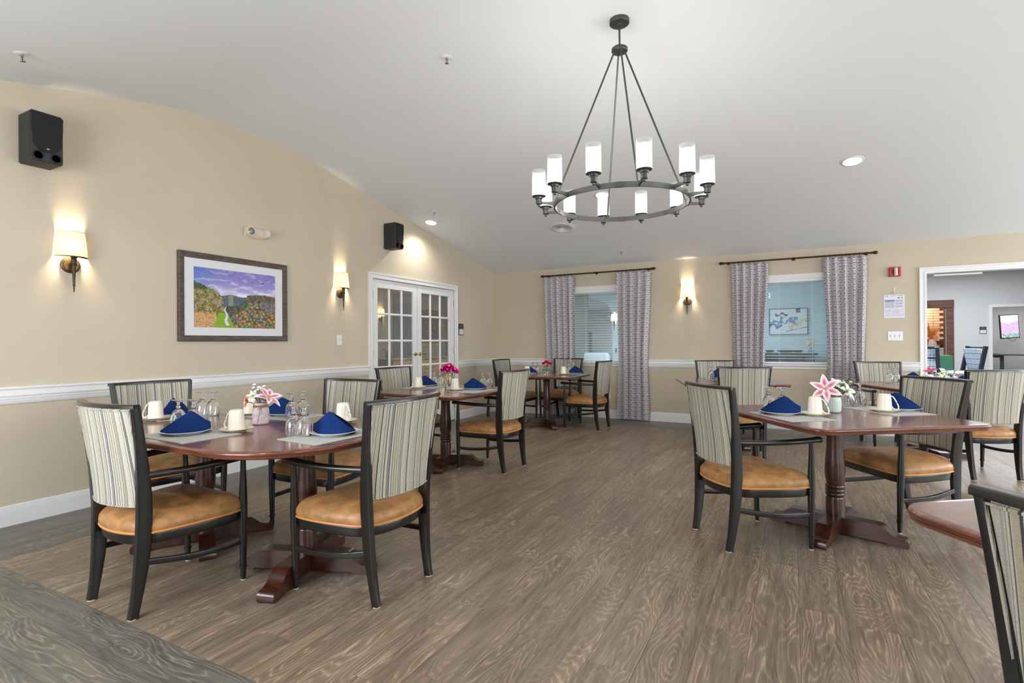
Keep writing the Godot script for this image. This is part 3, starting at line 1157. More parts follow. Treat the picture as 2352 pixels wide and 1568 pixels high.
func build_unseen_windows() -> void:
	# unseen glazed windows placed to light the room: sash frame and pane
	var k := 2
	for x in [-2.6, 3.4]:
		k += 1
		var root := struct_root("window_%d" % k)
		root.position = V(x, 1.45, FZ + 0.07)
		var b := MB.new()
		for s in [-1, 1]:
			b.box(V(s * 0.83, 0, 0), V(0.05, 1.5, 0.06), 0.004)
			b.box(V(0, s * 0.725, 0), V(1.61, 0.05, 0.06), 0.004)
		b.box(V(0, 0, 0), V(0.04, 1.4, 0.05), 0.004)
		part("sash", b, M.trim, root)
		b = MB.new()
		b.box(V(0, 0, 0), V(1.62, 1.41, 0.004))
		part("pane", b, M.pane, root)
	for z in [-1.6, -4.2, -6.6]:
		k += 1
		var root := struct_root("window_%d" % k)
		root.position = V(RX + 0.07, 1.45, z)
		var b := MB.new()
		for s in [-1, 1]:
			b.box(V(0, 0, s * 0.83), V(0.06, 1.66, 0.05), 0.004)
			b.box(V(0, s * 0.805, 0), V(0.06, 0.05, 1.61), 0.004)
		b.box(V(0, 0, 0), V(0.05, 1.56, 0.04), 0.004)
		part("sash", b, M.trim, root)
		b = MB.new()
		b.box(V(0, 0, 0), V(0.004, 1.57, 1.62))
		part("pane", b, M.pane, root)

func chair_outline(scale: float, y: float) -> PackedVector3Array:
	var half := [V(0, 0, 0.238), V(0.14, 0, 0.236), V(0.228, 0, 0.222), V(0.262, 0, 0.178), V(0.262, 0, 0.06), V(0.243, 0, -0.07), V(0.212, 0, -0.18), V(0.14, 0, -0.240), V(0, 0, -0.262)]
	var c := half.duplicate()
	for k in range(7, 0, -1): c.append(V(-half[k].x, 0, half[k].z))
	var out := PackedVector3Array()
	for q in spline(c, 3): out.append(V(q.x * scale, y, q.z * scale))
	return out

func scaled_outline(inset: float, y: float) -> PackedVector3Array:
	var o := chair_outline(1.0, 0)
	var out := PackedVector3Array()
	for q in o:
		var d := V(q.x, 0, q.z)
		out.append(d * (1.0 - inset / maxf(d.length(), 0.05)) + V(0, y, 0))
	return out

func stile_pt(y: float, s: int) -> Vector3:
	var k := [[0.0, 0.186, -0.258], [0.10, 0.189, -0.241], [0.20, 0.193, -0.228], [0.31, 0.198, -0.220], [0.45, 0.204, -0.217], [0.60, 0.214, -0.225], [0.80, 0.231, -0.249], [0.945, 0.244, -0.270]]
	for i in k.size() - 1:
		if y <= k[i + 1][0] or i == k.size() - 2:
			var t: float = (y - k[i][0]) / (k[i + 1][0] - k[i][0])
			return V(s * lerpf(k[i][1], k[i + 1][1], t), y, lerpf(k[i][2], k[i + 1][2], t))
	return V(0, 0, 0)

func make_chair(label: String, arms: bool) -> Node3D:
	var t := thing("dining_chair", label, "chair")
	var b := MB.new()
	b.thr = 0.6
	b.loft([scaled_outline(0.010, 0.312), scaled_outline(0.004, 0.318), scaled_outline(0.002, 0.352), scaled_outline(0.008, 0.360)])
	part("seat_frame", b, M.black, t)
	b = MB.new()
	b.thr = 0.5
	b.loft([scaled_outline(0.012, 0.356), scaled_outline(-0.004, 0.366), scaled_outline(-0.009, 0.385), scaled_outline(-0.006, 0.405), scaled_outline(0.008, 0.424), scaled_outline(0.034, 0.440), scaled_outline(0.075, 0.452), scaled_outline(0.13, 0.460), scaled_outline(0.19, 0.464)])
	var cu := part("seat_cushion", b, M.leather, t)
	b = MB.new()
	var wl := []
	for q in scaled_outline(-0.005, 0.366): wl.append(q)
	b.tube(wl, 0.0058, 6, true)
	part("welt", b, M.welt, cu)
	# rear legs run up into the back posts
	for s in [1, -1]:
		b = MB.new()
		b.thr = 0.6
		var pts := []
		var sc := []
		for y in [0.004, 0.05, 0.10, 0.16, 0.22, 0.28, 0.34, 0.40, 0.46, 0.54, 0.62, 0.70, 0.78, 0.86, 0.942]:
			pts.append(stile_pt(y, s))
			var d := 0.019 + 0.011 * smoothstep(0.0, 0.34, y) - 0.013 * smoothstep(0.46, 0.94, y)
			sc.append(Vector2(0.0155, d) if y < 0.5 else Vector2(0.0145 - 0.002 * (y - 0.5), d))
		var sec := PackedVector2Array([Vector2(-1, -0.75), Vector2(-0.72, -1), Vector2(0.72, -1), Vector2(1, -0.75), Vector2(1, 0.75), Vector2(0.72, 1), Vector2(-0.72, 1), Vector2(-1, 0.75)])
		b.sweep(pts, sec, sc, V(0, 0, 1))
		var lg := part("rear_leg", b, M.black, t)
		b = MB.new()
		b.lathe([Vector2(0.017, 0.0), Vector2(0.018, 0.002), Vector2(0.016, 0.006)], 12, Transform3D(Basis(), V(stile_pt(0, s).x, 0, stile_pt(0, s).z)))
		part("glide", b, M.glide, lg)
	for s in [1, -1]:
		b = MB.new()
		b.thr = 0.55
		var top := 0.622 if arms else 0.352
		var px := []
		var rr := []
		var ks := [[0.004, 0.0115], [0.055, 0.0135], [0.066, 0.0140], [0.068, 0.0185], [0.080, 0.0185], [0.082, 0.0150], [0.20, 0.0178], [0.30, 0.0200], [0.34, 0.0205], [0.40, 0.0205], [0.46, 0.0185], [0.54, 0.0150], [0.622, 0.0125]]
		for q in ks:
			if q[0] > top: break
			px.append(V(s * (0.248 + 0.022 * q[0]), q[0], 0.222 - 0.01 * q[0]))
			rr.append(q[1])
		b.taper(px, rr, 12, V(0, 0, 1))
		var lg := part("front_leg", b, M.black, t)
		b = MB.new()
		b.lathe([Vector2(0.0125, 0.0), Vector2(0.0135, 0.002), Vector2(0.012, 0.006)], 12, Transform3D(Basis(), V(s * 0.248, 0, 0.222)))
		part("glide", b, M.glide, lg)
		b = MB.new()
		b.thr = 0.6
		var a := V(s * 0.250, 0.205, 0.212)
		var e := V(s * 0.196, 0.240, -0.215)
		var sp := []
		for k in 9:
			var u := k / 8.0
			sp.append(a.lerp(e, u) + V(s * 0.022 * sin(PI * u), -0.012 * sin(PI * u), 0))
		var sq := PackedVector2Array([Vector2(-1, -0.7), Vector2(-0.7, -1), Vector2(0.7, -1), Vector2(1, -0.7), Vector2(1, 0.7), Vector2(0.7, 1), Vector2(-0.7, 1), Vector2(-1, 0.7)])
		b.sweep(sp, sq, [Vector2(0.010, 0.0135)])
		part("stretcher", b, M.black, t)
		if arms:
			b = MB.new()
			b.thr = 0.6
			var ap := spline([V(s * 0.213, 0.628, -0.212), V(s * 0.236, 0.628, -0.13), V(s * 0.262, 0.630, -0.03), V(s * 0.276, 0.634, 0.09), V(s * 0.272, 0.638, 0.205), V(s * 0.268, 0.640, 0.258)], 4, false)
			var ss := []
			for k in ap.size():
				var u := float(k) / (ap.size() - 1)
				var w := 0.0155 + 0.006 * smoothstep(0.2, 0.8, u) + 0.008 * smoothstep(0.86, 1.0, u)
				ss.append(Vector2(w, 0.0145 + 0.002 * smoothstep(0.8, 1.0, u)))
			b.sweep(ap, PackedVector2Array([Vector2(-0.72, -1), Vector2(0.72, -1), Vector2(1, -0.3), Vector2(1, 0.35), Vector2(0.6, 0.92), Vector2(0, 1.05), Vector2(-0.6, 0.92), Vector2(-1, 0.35), Vector2(-1, -0.3)]), ss)
			part("arm", b, M.black, t)
	# upholstered back, bowed to the rear
	var bow := 0.050
	var rings := []
	var N := 12
	var lv := [[0.484, 0.012], [0.488, 0.004], [0.50, 0.0], [0.56, 0.0], [0.64, 0.0], [0.72, 0.0], [0.80, 0.0], [0.87, 0.0], [0.918, 0.0], [0.930, 0.004], [0.934, 0.012]]
	var edge := []
	for q in lv:
		var y: float = q[0]
		var c := stile_pt(y, 1)
		var hw: float = c.x - 0.0105 - q[1] * 0.4
		var r := PackedVector3Array()
		var d: float = 0.021 - q[1]
		for k in N + 1:
			var s := -1.0 + 2.0 * k / N
			r.append(V(s * hw, y, c.z - bow * (1 - s * s) + d * (1.0 if absf(s) < 0.99 else 0.6)))
		for k in N + 1:
			var s := 1.0 - 2.0 * k / N
			r.append(V(s * (hw + 0.006), y, c.z - bow * (1 - s * s) - d * (1.0 if absf(s) < 0.99 else 0.7)))
		rings.append(r)
	b = MB.new()
	b.thr = 0.5
	b.loft(rings)
	var bk := part("backrest", b, M.fabric, t)
	for y in [0.493, 0.925]:
		var c := stile_pt(y, 1)
		for k in 13: 
			var s := (-1.0 + 2.0 * k / 12) * (1 if y < 0.7 else -1)
			edge.append(V(s * (c.x - 0.006), y, c.z - bow * (1 - s * s) - 0.022))
		if y < 0.7:
			for yy in [0.56, 0.64, 0.72, 0.80, 0.87]:
				var q := stile_pt(yy, 1)
				edge.append(V(q.x - 0.006, yy, q.z - 0.022))
		else:
			for yy in [0.87, 0.80, 0.72, 0.64, 0.56]:
				var q := stile_pt(yy, 1)
				edge.append(V(-q.x + 0.006, yy, q.z - 0.022))
	b = MB.new()
	b.tube(edge, 0.0036, 6, true, V(0.05, 0.2, 1))
	part("piping", b, M.fabric, bk)
	b = MB.new()
	b.thr = 0.6
	var rp := []
	var tc := stile_pt(0.941, 1)
	for k in 15:
		var s := -1.0 + 2.0 * k / 14
		rp.append(V(s * (tc.x + 0.012), 0.9415, tc.z - bow * (1 - s * s)))
	b.sweep(rp, PackedVector2Array([Vector2(-1, -1), Vector2(1, -1), Vector2(1, 0.4), Vector2(0.75, 1), Vector2(-0.75, 1), Vector2(-1, 0.4)]), [Vector2(0.0175, 0.0085)])
	part("top_rail", b, M.black, t)
	return t

func make_pedestal(t: Node3D, at: Vector3, turn: float) -> void:
	var b := MB.new()
	b.thr = 0.6
	b.lathe([Vector2(0.052, 0.105), Vector2(0.0535, 0.13), Vector2(0.0535, 0.215), Vector2(0.048, 0.225), Vector2(0.048, 0.232), Vector2(0.0545, 0.238), Vector2(0.0545, 0.250), Vector2(0.048, 0.256), Vector2(0.0545, 0.262), Vector2(0.0545, 0.274), Vector2(0.048, 0.280), Vector2(0.0545, 0.286), Vector2(0.0545, 0.298), Vector2(0.048, 0.305), Vector2(0.050, 0.315), Vector2(0.0555, 0.345), Vector2(0.0575, 0.385), Vector2(0.0555, 0.43), Vector2(0.050, 0.49), Vector2(0.0460, 0.55), Vector2(0.0455, 0.60), Vector2(0.047, 0.635), Vector2(0.053, 0.645), Vector2(0.053, 0.655), Vector2(0.046, 0.662), Vector2(0.048, 0.668), Vector2(0.056, 0.674), Vector2(0.056, 0.688), Vector2(0.050, 0.694), Vector2(0.060, 0.702), Vector2(0.060, 0.714)], 28, Transform3D(Basis(), at))
	part("pedestal", b, M.table_base, t)
	for k in 4:
		b = MB.new()
		b.thr = 0.6
		var o := PackedVector2Array([Vector2(0.0, 0.012), Vector2(0.27, 0.012), Vector2(0.285, 0.0), Vector2(0.372, 0.0), Vector2(0.380, 0.010), Vector2(0.380, 0.030), Vector2(0.374, 0.044), Vector2(0.360, 0.050), Vector2(0.340, 0.050), Vector2(0.320, 0.054), Vector2(0.300, 0.064), Vector2(0.284, 0.078), Vector2(0.268, 0.094), Vector2(0.248, 0.106), Vector2(0.225, 0.110), Vector2(0.0, 0.110)])
		var bs := Basis(Vector3.UP, turn + k * PI / 2)
		b.poly(o, at + bs * V(0, 0, -0.042), bs * V(1, 0, 0), V(0, 1, 0), bs * V(0, 0, 0.084))
		part("base_foot", b, M.table_base, t)

func make_table(label: String, w: float, d: float, r: float, at: Vector3, turn: float, bases: Array, group := "") -> Node3D:
	# bases: [x, z, turn] in the table's own axes
	var t := thing("dining_table", label, "table", at, turn, group)
	var b := MB.new()
	b.thr = 0.75
	var y := TT
	var seg := 14 if r > 0.2 else 8
	b.loft([rrect(w, d, r, y - 0.034, 0.014, seg), rrect(w, d, r, y - 0.031, 0.008, seg), rrect(w, d, r, y - 0.026, 0.004, seg), rrect(w, d, r, y - 0.021, 0.003, seg), rrect(w, d, r, y - 0.0195, 0.0055, seg), rrect(w, d, r, y - 0.018, 0.003, seg), rrect(w, d, r, y - 0.013, 0.0, seg), rrect(w, d, r, y - 0.008, 0.0, seg), rrect(w, d, r, y - 0.003, 0.003, seg), rrect(w, d, r, y, 0.010, seg), rrect(w, d, r, y, 0.03, seg)])
	part("table_top", b, M.table_top, t)
	for q in bases:
		make_pedestal(t, V(q[0], 0, q[1]), q[2])
	b = MB.new()
	for q in bases: b.box(V(q[0], y - 0.032, q[1]), V(0.30, 0.012, 0.30), 0.003)
	part("mounting_plate", b, M.dark, t)
	return t

func build_furniture() -> void:
	var d := deg_to_rad(1.0)
	var g4 := "square pedestal dining tables"
	make_table("long round-cornered mahogany table on two pedestals, nearest the left wall", 1.87, 1.08, 0.44, V(-2.76, 0, -1.92), 0.0, [[0.455, -0.04, 21 * d], [-0.455, -0.05, -30 * d]])
	make_table("square mahogany table with magenta flowers, in front of the French doors", 1.09, 1.10, 0.10, V(-3.02, 0, -4.28), -4 * d, [[-0.02, 0.0, -62 * d]], g4)
	make_table("square mahogany table with red carnations, before the left window", 1.07, 1.00, 0.10, V(-3.13, 0, -6.90), 2 * d, [[0.0, -0.02, 40 * d]], g4)
	make_table("square mahogany table with the large pink and white lily, right of centre", 1.09, 1.09, 0.10, V(0.245, 0, -3.88), 36 * d, [[-0.01, 0.0, -53 * d]], g4)
	make_table("dark square table half hidden behind two chairs, below the right window", 1.09, 1.09, 0.10, V(-0.66, 0, -6.60), 17 * d, [[0.0, 0.0, 20 * d]], g4)
	make_table("square table between the right window and the wide doorway", 1.09, 1.09, 0.10, V(1.20, 0, -6.71), 25 * d, [[0.0, 0.0, 0.0]], g4)
	make_table("bare table corner cut off by the right edge, nearest the camera", 1.09, 1.09, 0.12, V(0.995, 0, -1.70), 36.5 * d, [[0.0, 0.0, 0.3]], g4)
	var ga := "striped dining chairs with arms"
	var arm := make_chair("striped armchair seen from behind at the far left, nearest the grey floor border", true)
	arm.set_meta("group", ga)
	arm.position = V(-2.746, 0, -1.505)
	arm.rotation.y = 178.9 * d
	var spots := [
		[-1.936, -2.017, -92.0, "striped armchair seen from behind at the right end of the long table"],
		[-3.765, -2.06, 83.0, "striped armchair facing right, between the long table and the left wall"],
		[-2.805, -2.546, 3.6, "striped armchair facing the camera at the far side of the long table"],
		[-3.571, -4.42, 86.0, "striped armchair in front of the French doors, behind the magenta flowers"],
		[-2.595, -4.431, -93.6, "striped armchair seen from behind, right of the magenta flower table"],
		[-3.766, -7.19, 89.4, "striped armchair facing right in the far left corner by the chair rail"],
		[-3.213, -7.66, -4.0, "striped armchair facing forward with its back to the left window"],
		[-2.566, -7.047, -95.2, "striped armchair with bright tan seat, right of the red carnation table"],
		[-0.234, -3.539, 127.8, "striped armchair seen from behind, left of the large lily table"],
		[0.631, -4.351, -55.7, "striped armchair facing left at the right side of the large lily table"],
		[-0.84, -7.30, 17.0, "striped chair facing forward at the far side of the table below the right window"],
		[0.985, -7.33, 17.0, "striped armchair with its back to the right curtain, left of the doorway"],
		[0.655, -1.275, 143.5, "striped armchair cut off by the bottom right corner, nearest the camera"]]
	for s in spots: dup(arm, "dining_chair", s[3], V(s[0], 0, s[1]), s[2] * d, ga)
	var gs := "striped dining chairs without arms"
	var side := make_chair("striped chair without arms seen squarely from behind, below the right window", false)
	side.set_meta("group", gs)
	side.position = V(-0.49, 0, -6.02)
	side.rotation.y = 194 * d
	dup(side, "dining_chair", "striped chair without arms seen from behind by the right picture edge", V(1.439, 0, -6.135), 203.8 * d, gs)

func mk_goblet() -> MeshInstance3D:
	var b := MB.new()
	b.thr = 0.86
	b.lathe([Vector2(0.0, 0.094), Vector2(0.010, 0.093), Vector2(0.023, 0.084), Vector2(0.033, 0.064), Vector2(0.0365, 0.042), Vector2(0.0355, 0.020), Vector2(0.032, 0.0), Vector2(0.0336, 0.0), Vector2(0.0375, 0.020), Vector2(0.0392, 0.042), Vector2(0.0362, 0.066), Vector2(0.0270, 0.088), Vector2(0.0150, 0.100), Vector2(0.0090, 0.107), Vector2(0.0125, 0.114), Vector2(0.0080, 0.121), Vector2(0.0068, 0.130), Vector2(0.0078, 0.139), Vector2(0.0140, 0.146), Vector2(0.0320, 0.1505), Vector2(0.0345, 0.1525), Vector2(0.0335, 0.1545), Vector2(0.0, 0.1535)], 16)
	return solo("goblet", b, M.glass, "", "goblet")

func mk_mug() -> Node3D:
	var t := thing("mug", "", "mug")
	var b := MB.new()
	b.thr = 0.6
	b.lathe([Vector2(0.0, 0.096), Vector2(0.028, 0.094), Vector2(0.0365, 0.05), Vector2(0.0372, 0.002), Vector2(0.0385, 0.0), Vector2(0.0402, 0.001), Vector2(0.0408, 0.006), Vector2(0.0405, 0.03), Vector2(0.0385, 0.066), Vector2(0.0345, 0.099), Vector2(0.0325, 0.1055), Vector2(0.0290, 0.1085), Vector2(0.0255, 0.1085), Vector2(0.0235, 0.1065), Vector2(0.0, 0.1065)], 32)
	part("body", b, M.mug, t)
	b = MB.new()
	b.thr = 0.5
	var pts := spline([V(0.033, 0.096, 0), V(0.044, 0.092, 0), V(0.055, 0.076, 0), V(0.066, 0.052, 0), V(0.073, 0.030, 0), V(0.070, 0.014, 0), V(0.058, 0.009, 0), V(0.047, 0.015, 0), V(0.0395, 0.030, 0)], 3, false)
	var sec := PackedVector2Array()
	for k in 10: sec.append(Vector2(cos(TAU * k / 10), sin(TAU * k / 10)))
	b.sweep(pts, sec, [Vector2(0.0062, 0.0036)], V(0, 1, 0.001).rotated(V(0, 0, 1), 0.4))
	part("handle", b, M.mug, t)
	return t

func mk_saucer() -> MeshInstance3D:
	var b := MB.new()
	b.thr = 0.6
	b.lathe([Vector2(0.0, 0.003), Vector2(0.040, 0.003), Vector2(0.042, 0.0), Vector2(0.046, 0.0), Vector2(0.049, 0.004), Vector2(0.070, 0.011), Vector2(0.082, 0.0165), Vector2(0.0835, 0.0185), Vector2(0.081, 0.0195), Vector2(0.068, 0.0145), Vector2(0.048, 0.0085), Vector2(0.030, 0.0075), Vector2(0.0, 0.0075)], 36)
	return solo("saucer", b, M.saucer, "", "saucer")

func mk_plate() -> MeshInstance3D:
	var b := MB.new()
	b.thr = 0.6
	b.lathe([Vector2(0.0, 0.003), Vector2(0.068, 0.003), Vector2(0.070, 0.0), Vector2(0.075, 0.0), Vector2(0.078, 0.004), Vector2(0.100, 0.011), Vector2(0.117, 0.0155), Vector2(0.1185, 0.0175), Vector2(0.116, 0.0188), Vector2(0.098, 0.0148), Vector2(0.078, 0.0085), Vector2(0.060, 0.007), Vector2(0.0, 0.007)], 40)
	return solo("plate", b, M.plate, "", "plate")

func mk_mat() -> MeshInstance3D:
	var b := MB.new()
	b.loft([rrect(0.425, 0.295, 0.004, 0.0, 0.0, 2), rrect(0.425, 0.295, 0.004, 0.0018, 0.0, 2), rrect(0.425, 0.295, 0.004, 0.0022, 0.001, 2)])
	return solo("placemat", b, M.mat_cloth, "", "placemat")

func napkin_sheet(b: MB, side: float, inner: bool) -> void:
	var rings := []
	var NX := 18
	var NV := 7
	for i in NX + 1:
		var u := float(i) / NX
		var x := -0.112 + 0.224 * u
		var h := 0.0
		var ap := -0.022
		if x < ap: h = lerpf(0.046, 0.108, smoothstep(0.0, 1.0, (x + 0.112) / (ap + 0.112)) * 0.55 + 0.45 * (x + 0.112) / (ap + 0.112))
		else: h = lerpf(0.108, 0.016, pow((x - ap) / (0.112 - ap), 1.08))
		var f := 0.042 * sqrt(maxf(1.0 - pow(x / 0.116, 2), 0.0)) + 0.004
		var g := 0.003
		if x > ap: g += 0.017 * sin(PI * pow((x - ap) / (0.112 - ap), 1.3))
		if inner:
			h = maxf(h - 0.008, 0.01)
			f *= 0.70
			g *= 0.30
		var r := PackedVector3Array()
		for k in NV + 1:
			var v := float(k) / NV
			var z := lerpf(f, g, pow(v, 0.85)) + 0.006 * sin(PI * v) * sin(PI * u)
			r.append(V(x, h * v, side * z))
		for k in NV + 1:
			var v := 1.0 - float(k) / NV
			var z := lerpf(f, g, pow(v, 0.85)) + 0.006 * sin(PI * v) * sin(PI * u) - 0.0028
			r.append(V(x, maxf(h * v - 0.0006, 0.0), side * z))
		rings.append(r)
	b.loft(rings)

func mk_napkin() -> Node3D:
	var t := thing("napkin", "", "napkin")
	var b := MB.new()
	b.thr = 0.5
	napkin_sheet(b, 1.0, false)
	part("front_fold", b, M.napkin, t)
	b = MB.new()
	b.thr = 0.5
	napkin_sheet(b, -1.0, false)
	part("back_fold", b, M.napkin, t)
	b = MB.new()
	b.thr = 0.5
	napkin_sheet(b, 1.0, true)
	part("inner_fold", b, M.napkin_edge, t, "lighter inner fold")
	return t

func petal_mesh(len: float, wid: float, curl: float, c0: Color, c1: Color, rib: float) -> ArrayMesh:
	# lies along +x from the heart of the bloom, opens toward +y and curls back at the tip
	var b := MB.new()
	b.thr = 0.3
	var NU := 8
	var NW := 6
	var pos := func(i: int, j: int) -> Vector3:
		var u := float(i) / NU
		var w := -1.0 + 2.0 * j / NW
		var half := wid * 0.5 * pow(sin(PI * pow(u, 0.8) * 0.94 + 0.12), 0.9)
		var ang := 0.95 - curl * u
		return V(len * (u * cos(ang * 0.6)), len * (0.55 * u - curl * 0.45 * u * u) + 0.25 * absf(w) * half - 0.0 * w, w * half)
	for i in NU:
		for j in NW:
			var q := [pos.call(i, j), pos.call(i, j + 1), pos.call(i + 1, j + 1), pos.call(i + 1, j)]
			var w := absf(-1.0 + 2.0 * (j + 0.5) / NW)
			var u := (i + 0.5) / NU
			var k := clampf((1.0 - w * 1.25) * rib * sin(PI * clampf(u * 1.15, 0, 1)) * 1.25, 0.0, 1.0)
			b.paint = c0.lerp(c1, k)
			b.paint.a = 1.0
			b.quad(q[0], q[1], q[2], q[3])
	return b.mesh()

func facing(n: Vector3, spin := 0.0) -> Basis:
	var y := n.normalized()
	var x := y.cross(V(0.3, 0.2, 1)).normalized()
	return Basis(x, y, x.cross(y)).rotated(y, spin)

func lily(called: String, label: String, at: Vector3, n: Vector3, len: float, c0: Color, c1: Color, root: Vector3, spin := 0.0) -> void:
	var t := thing(called, label, "flower", at)
	var bs := facing(n, spin)
	var m := petal_mesh(len, len * 0.46, 0.9, c0.srgb_to_linear(), c1.srgb_to_linear(), 1.0)
	for k in 6:
		var o := part_mesh("petal", m, M.petal, t)
		o.basis = bs * Basis(Vector3.UP, TAU * k / 6.0) * Basis(V(0, 0, 1), 0.12 if k % 2 else -0.06)
		o.position = bs.y * (0.002 if k % 2 else 0.0)
	var b := MB.new()
	b.ball(bs.y * 0.006, V(0.008, 0.012, 0.008), 8, 5, bs)
	for k in 5:
		var d := bs * V(cos(TAU * k / 5) * 0.3, 1, sin(TAU * k / 5) * 0.3)
		b.tube([bs.y * 0.004, d * len * 0.2, d * len * 0.34], 0.0012, 5)
	part("stamen", b, mat(rgb(186, 176, 70), 0.6), t)
	b = MB.new()
	b.tube([-bs.y * 0.001, -bs.y * 0.03 + (root - at) * 0.3, root - at], 0.0022, 6)
	part("stem", b, M.stem, t)

func mum(called: String, label: String, at: Vector3, n: Vector3, r: float, c: Color, heart: Color, root: Vector3, layers: int, per: int, group := "") -> void:
	var t := thing(called, label, "flower", at, 0.0, group)
	var bs := facing(n)
	var b := MB.new()
	b.thr = 0.3
	for l in layers:
		var tilt := 0.05 + 0.9 * float(l) / layers
		for k in per:
			var a := TAU * (k + 0.5 * (l % 2)) / per + rng.randf_range(-0.1, 0.1)
			var e := bs * Basis(Vector3.UP, a) * Basis(V(0, 0, 1), tilt + rng.randf_range(-0.12, 0.12))
			var q := r * (1.0 - 0.12 * l) * rng.randf_range(0.85, 1.05)
			var w := r * PI / per * 1.25
			var A := V(0, 0, 0)
			var B := e * V(q * 0.6, 0.10 * r, w)
			var C := e * V(q, 0.02 * r, 0.0)
			var D := e * V(q * 0.6, 0.10 * r, -w)
			var E := e * V(q * 0.62, 0.02 * r, 0)
			b.tri(A, B, E); b.tri(B, C, E); b.tri(C, D, E); b.tri(D, A, E)
	var pm := mat(c, 0.7, 0, 0.2)
	part("petals", b, pm, t)
	b = MB.new()
	b.ball(bs.y * r * 0.28, V(r * 0.22, r * 0.16, r * 0.22), 10, 6, bs)
	part("flower_heart", b, mat(heart, 0.7), t)
	b = MB.new()
	b.tube([V(0, 0, 0), (root - at) * 0.4 + V(0, -0.01, 0), root - at], 0.0024, 6)
	part("stem", b, M.stem, t)

func sprig(label: String, at: Vector3, spread: float, n: int, size: float, m: Material, root: Vector3) -> void:
	var t := thing("leaf_sprig", label, "leaves", at)
	var b := MB.new()
	b.thr = 0.3
	for k in n:
		var d := V(rng.randf_range(-1, 1), rng.randf_range(-0.4, 1.0), rng.randf_range(-1, 1)).normalized()
		var c := d * spread * rng.randf_range(0.3, 1.0)
		var e := facing(V(rng.randf_range(-0.6, 0.6), 1, rng.randf_range(-0.6, 0.6)), rng.randf() * TAU)
		var q := size * rng.randf_range(0.7, 1.2)
		var A := c
		var B := c + e * V(q * 0.5, q * 0.08, q * 0.30)
		var C := c + e * V(q, -q * 0.1, 0)
		var D := c + e * V(q * 0.5, q * 0.08, -q * 0.30)
		var E := c + e * V(q * 0.5, 0, 0)
		b.tri(A, B, E); b.tri(B, C, E); b.tri(C, D, E); b.tri(D, A, E)
	part("leaf_cluster", b, m, t)
	b = MB.new()
	b.tube([V(0, 0, 0), root - at], 0.0022, 6)
	part("stem", b, M.stem, t)

func blossoms(label: String, at: Vector3, pts: Array, r: float, c: Color, root: Vector3) -> void:
	var t := thing("small_blossoms", label, "flower", at)
	var b := MB.new()
	b.thr = 0.3
	var st := MB.new()
	for q in pts:
		for k in 5:
			var e := facing(V(0.2, 1, 0.5), TAU * k / 5.0)
			var w := r * 0.55
			b.tri(q, q + e * V(r * 0.6, r * 0.2, w), q + e * V(r, r * 0.1, 0))
			b.tri(q, q + e * V(r, r * 0.1, 0), q + e * V(r * 0.6, r * 0.2, -w))
		b.ball(q + V(0, r * 0.2, 0), V(r, r, r) * 0.3, 7, 4)
		st.tube([q, q * 0.4, root - at], 0.0013, 5)
	part("blossom", b, mat(c, 0.7), t)
	part("stem", st, M.stem, t)

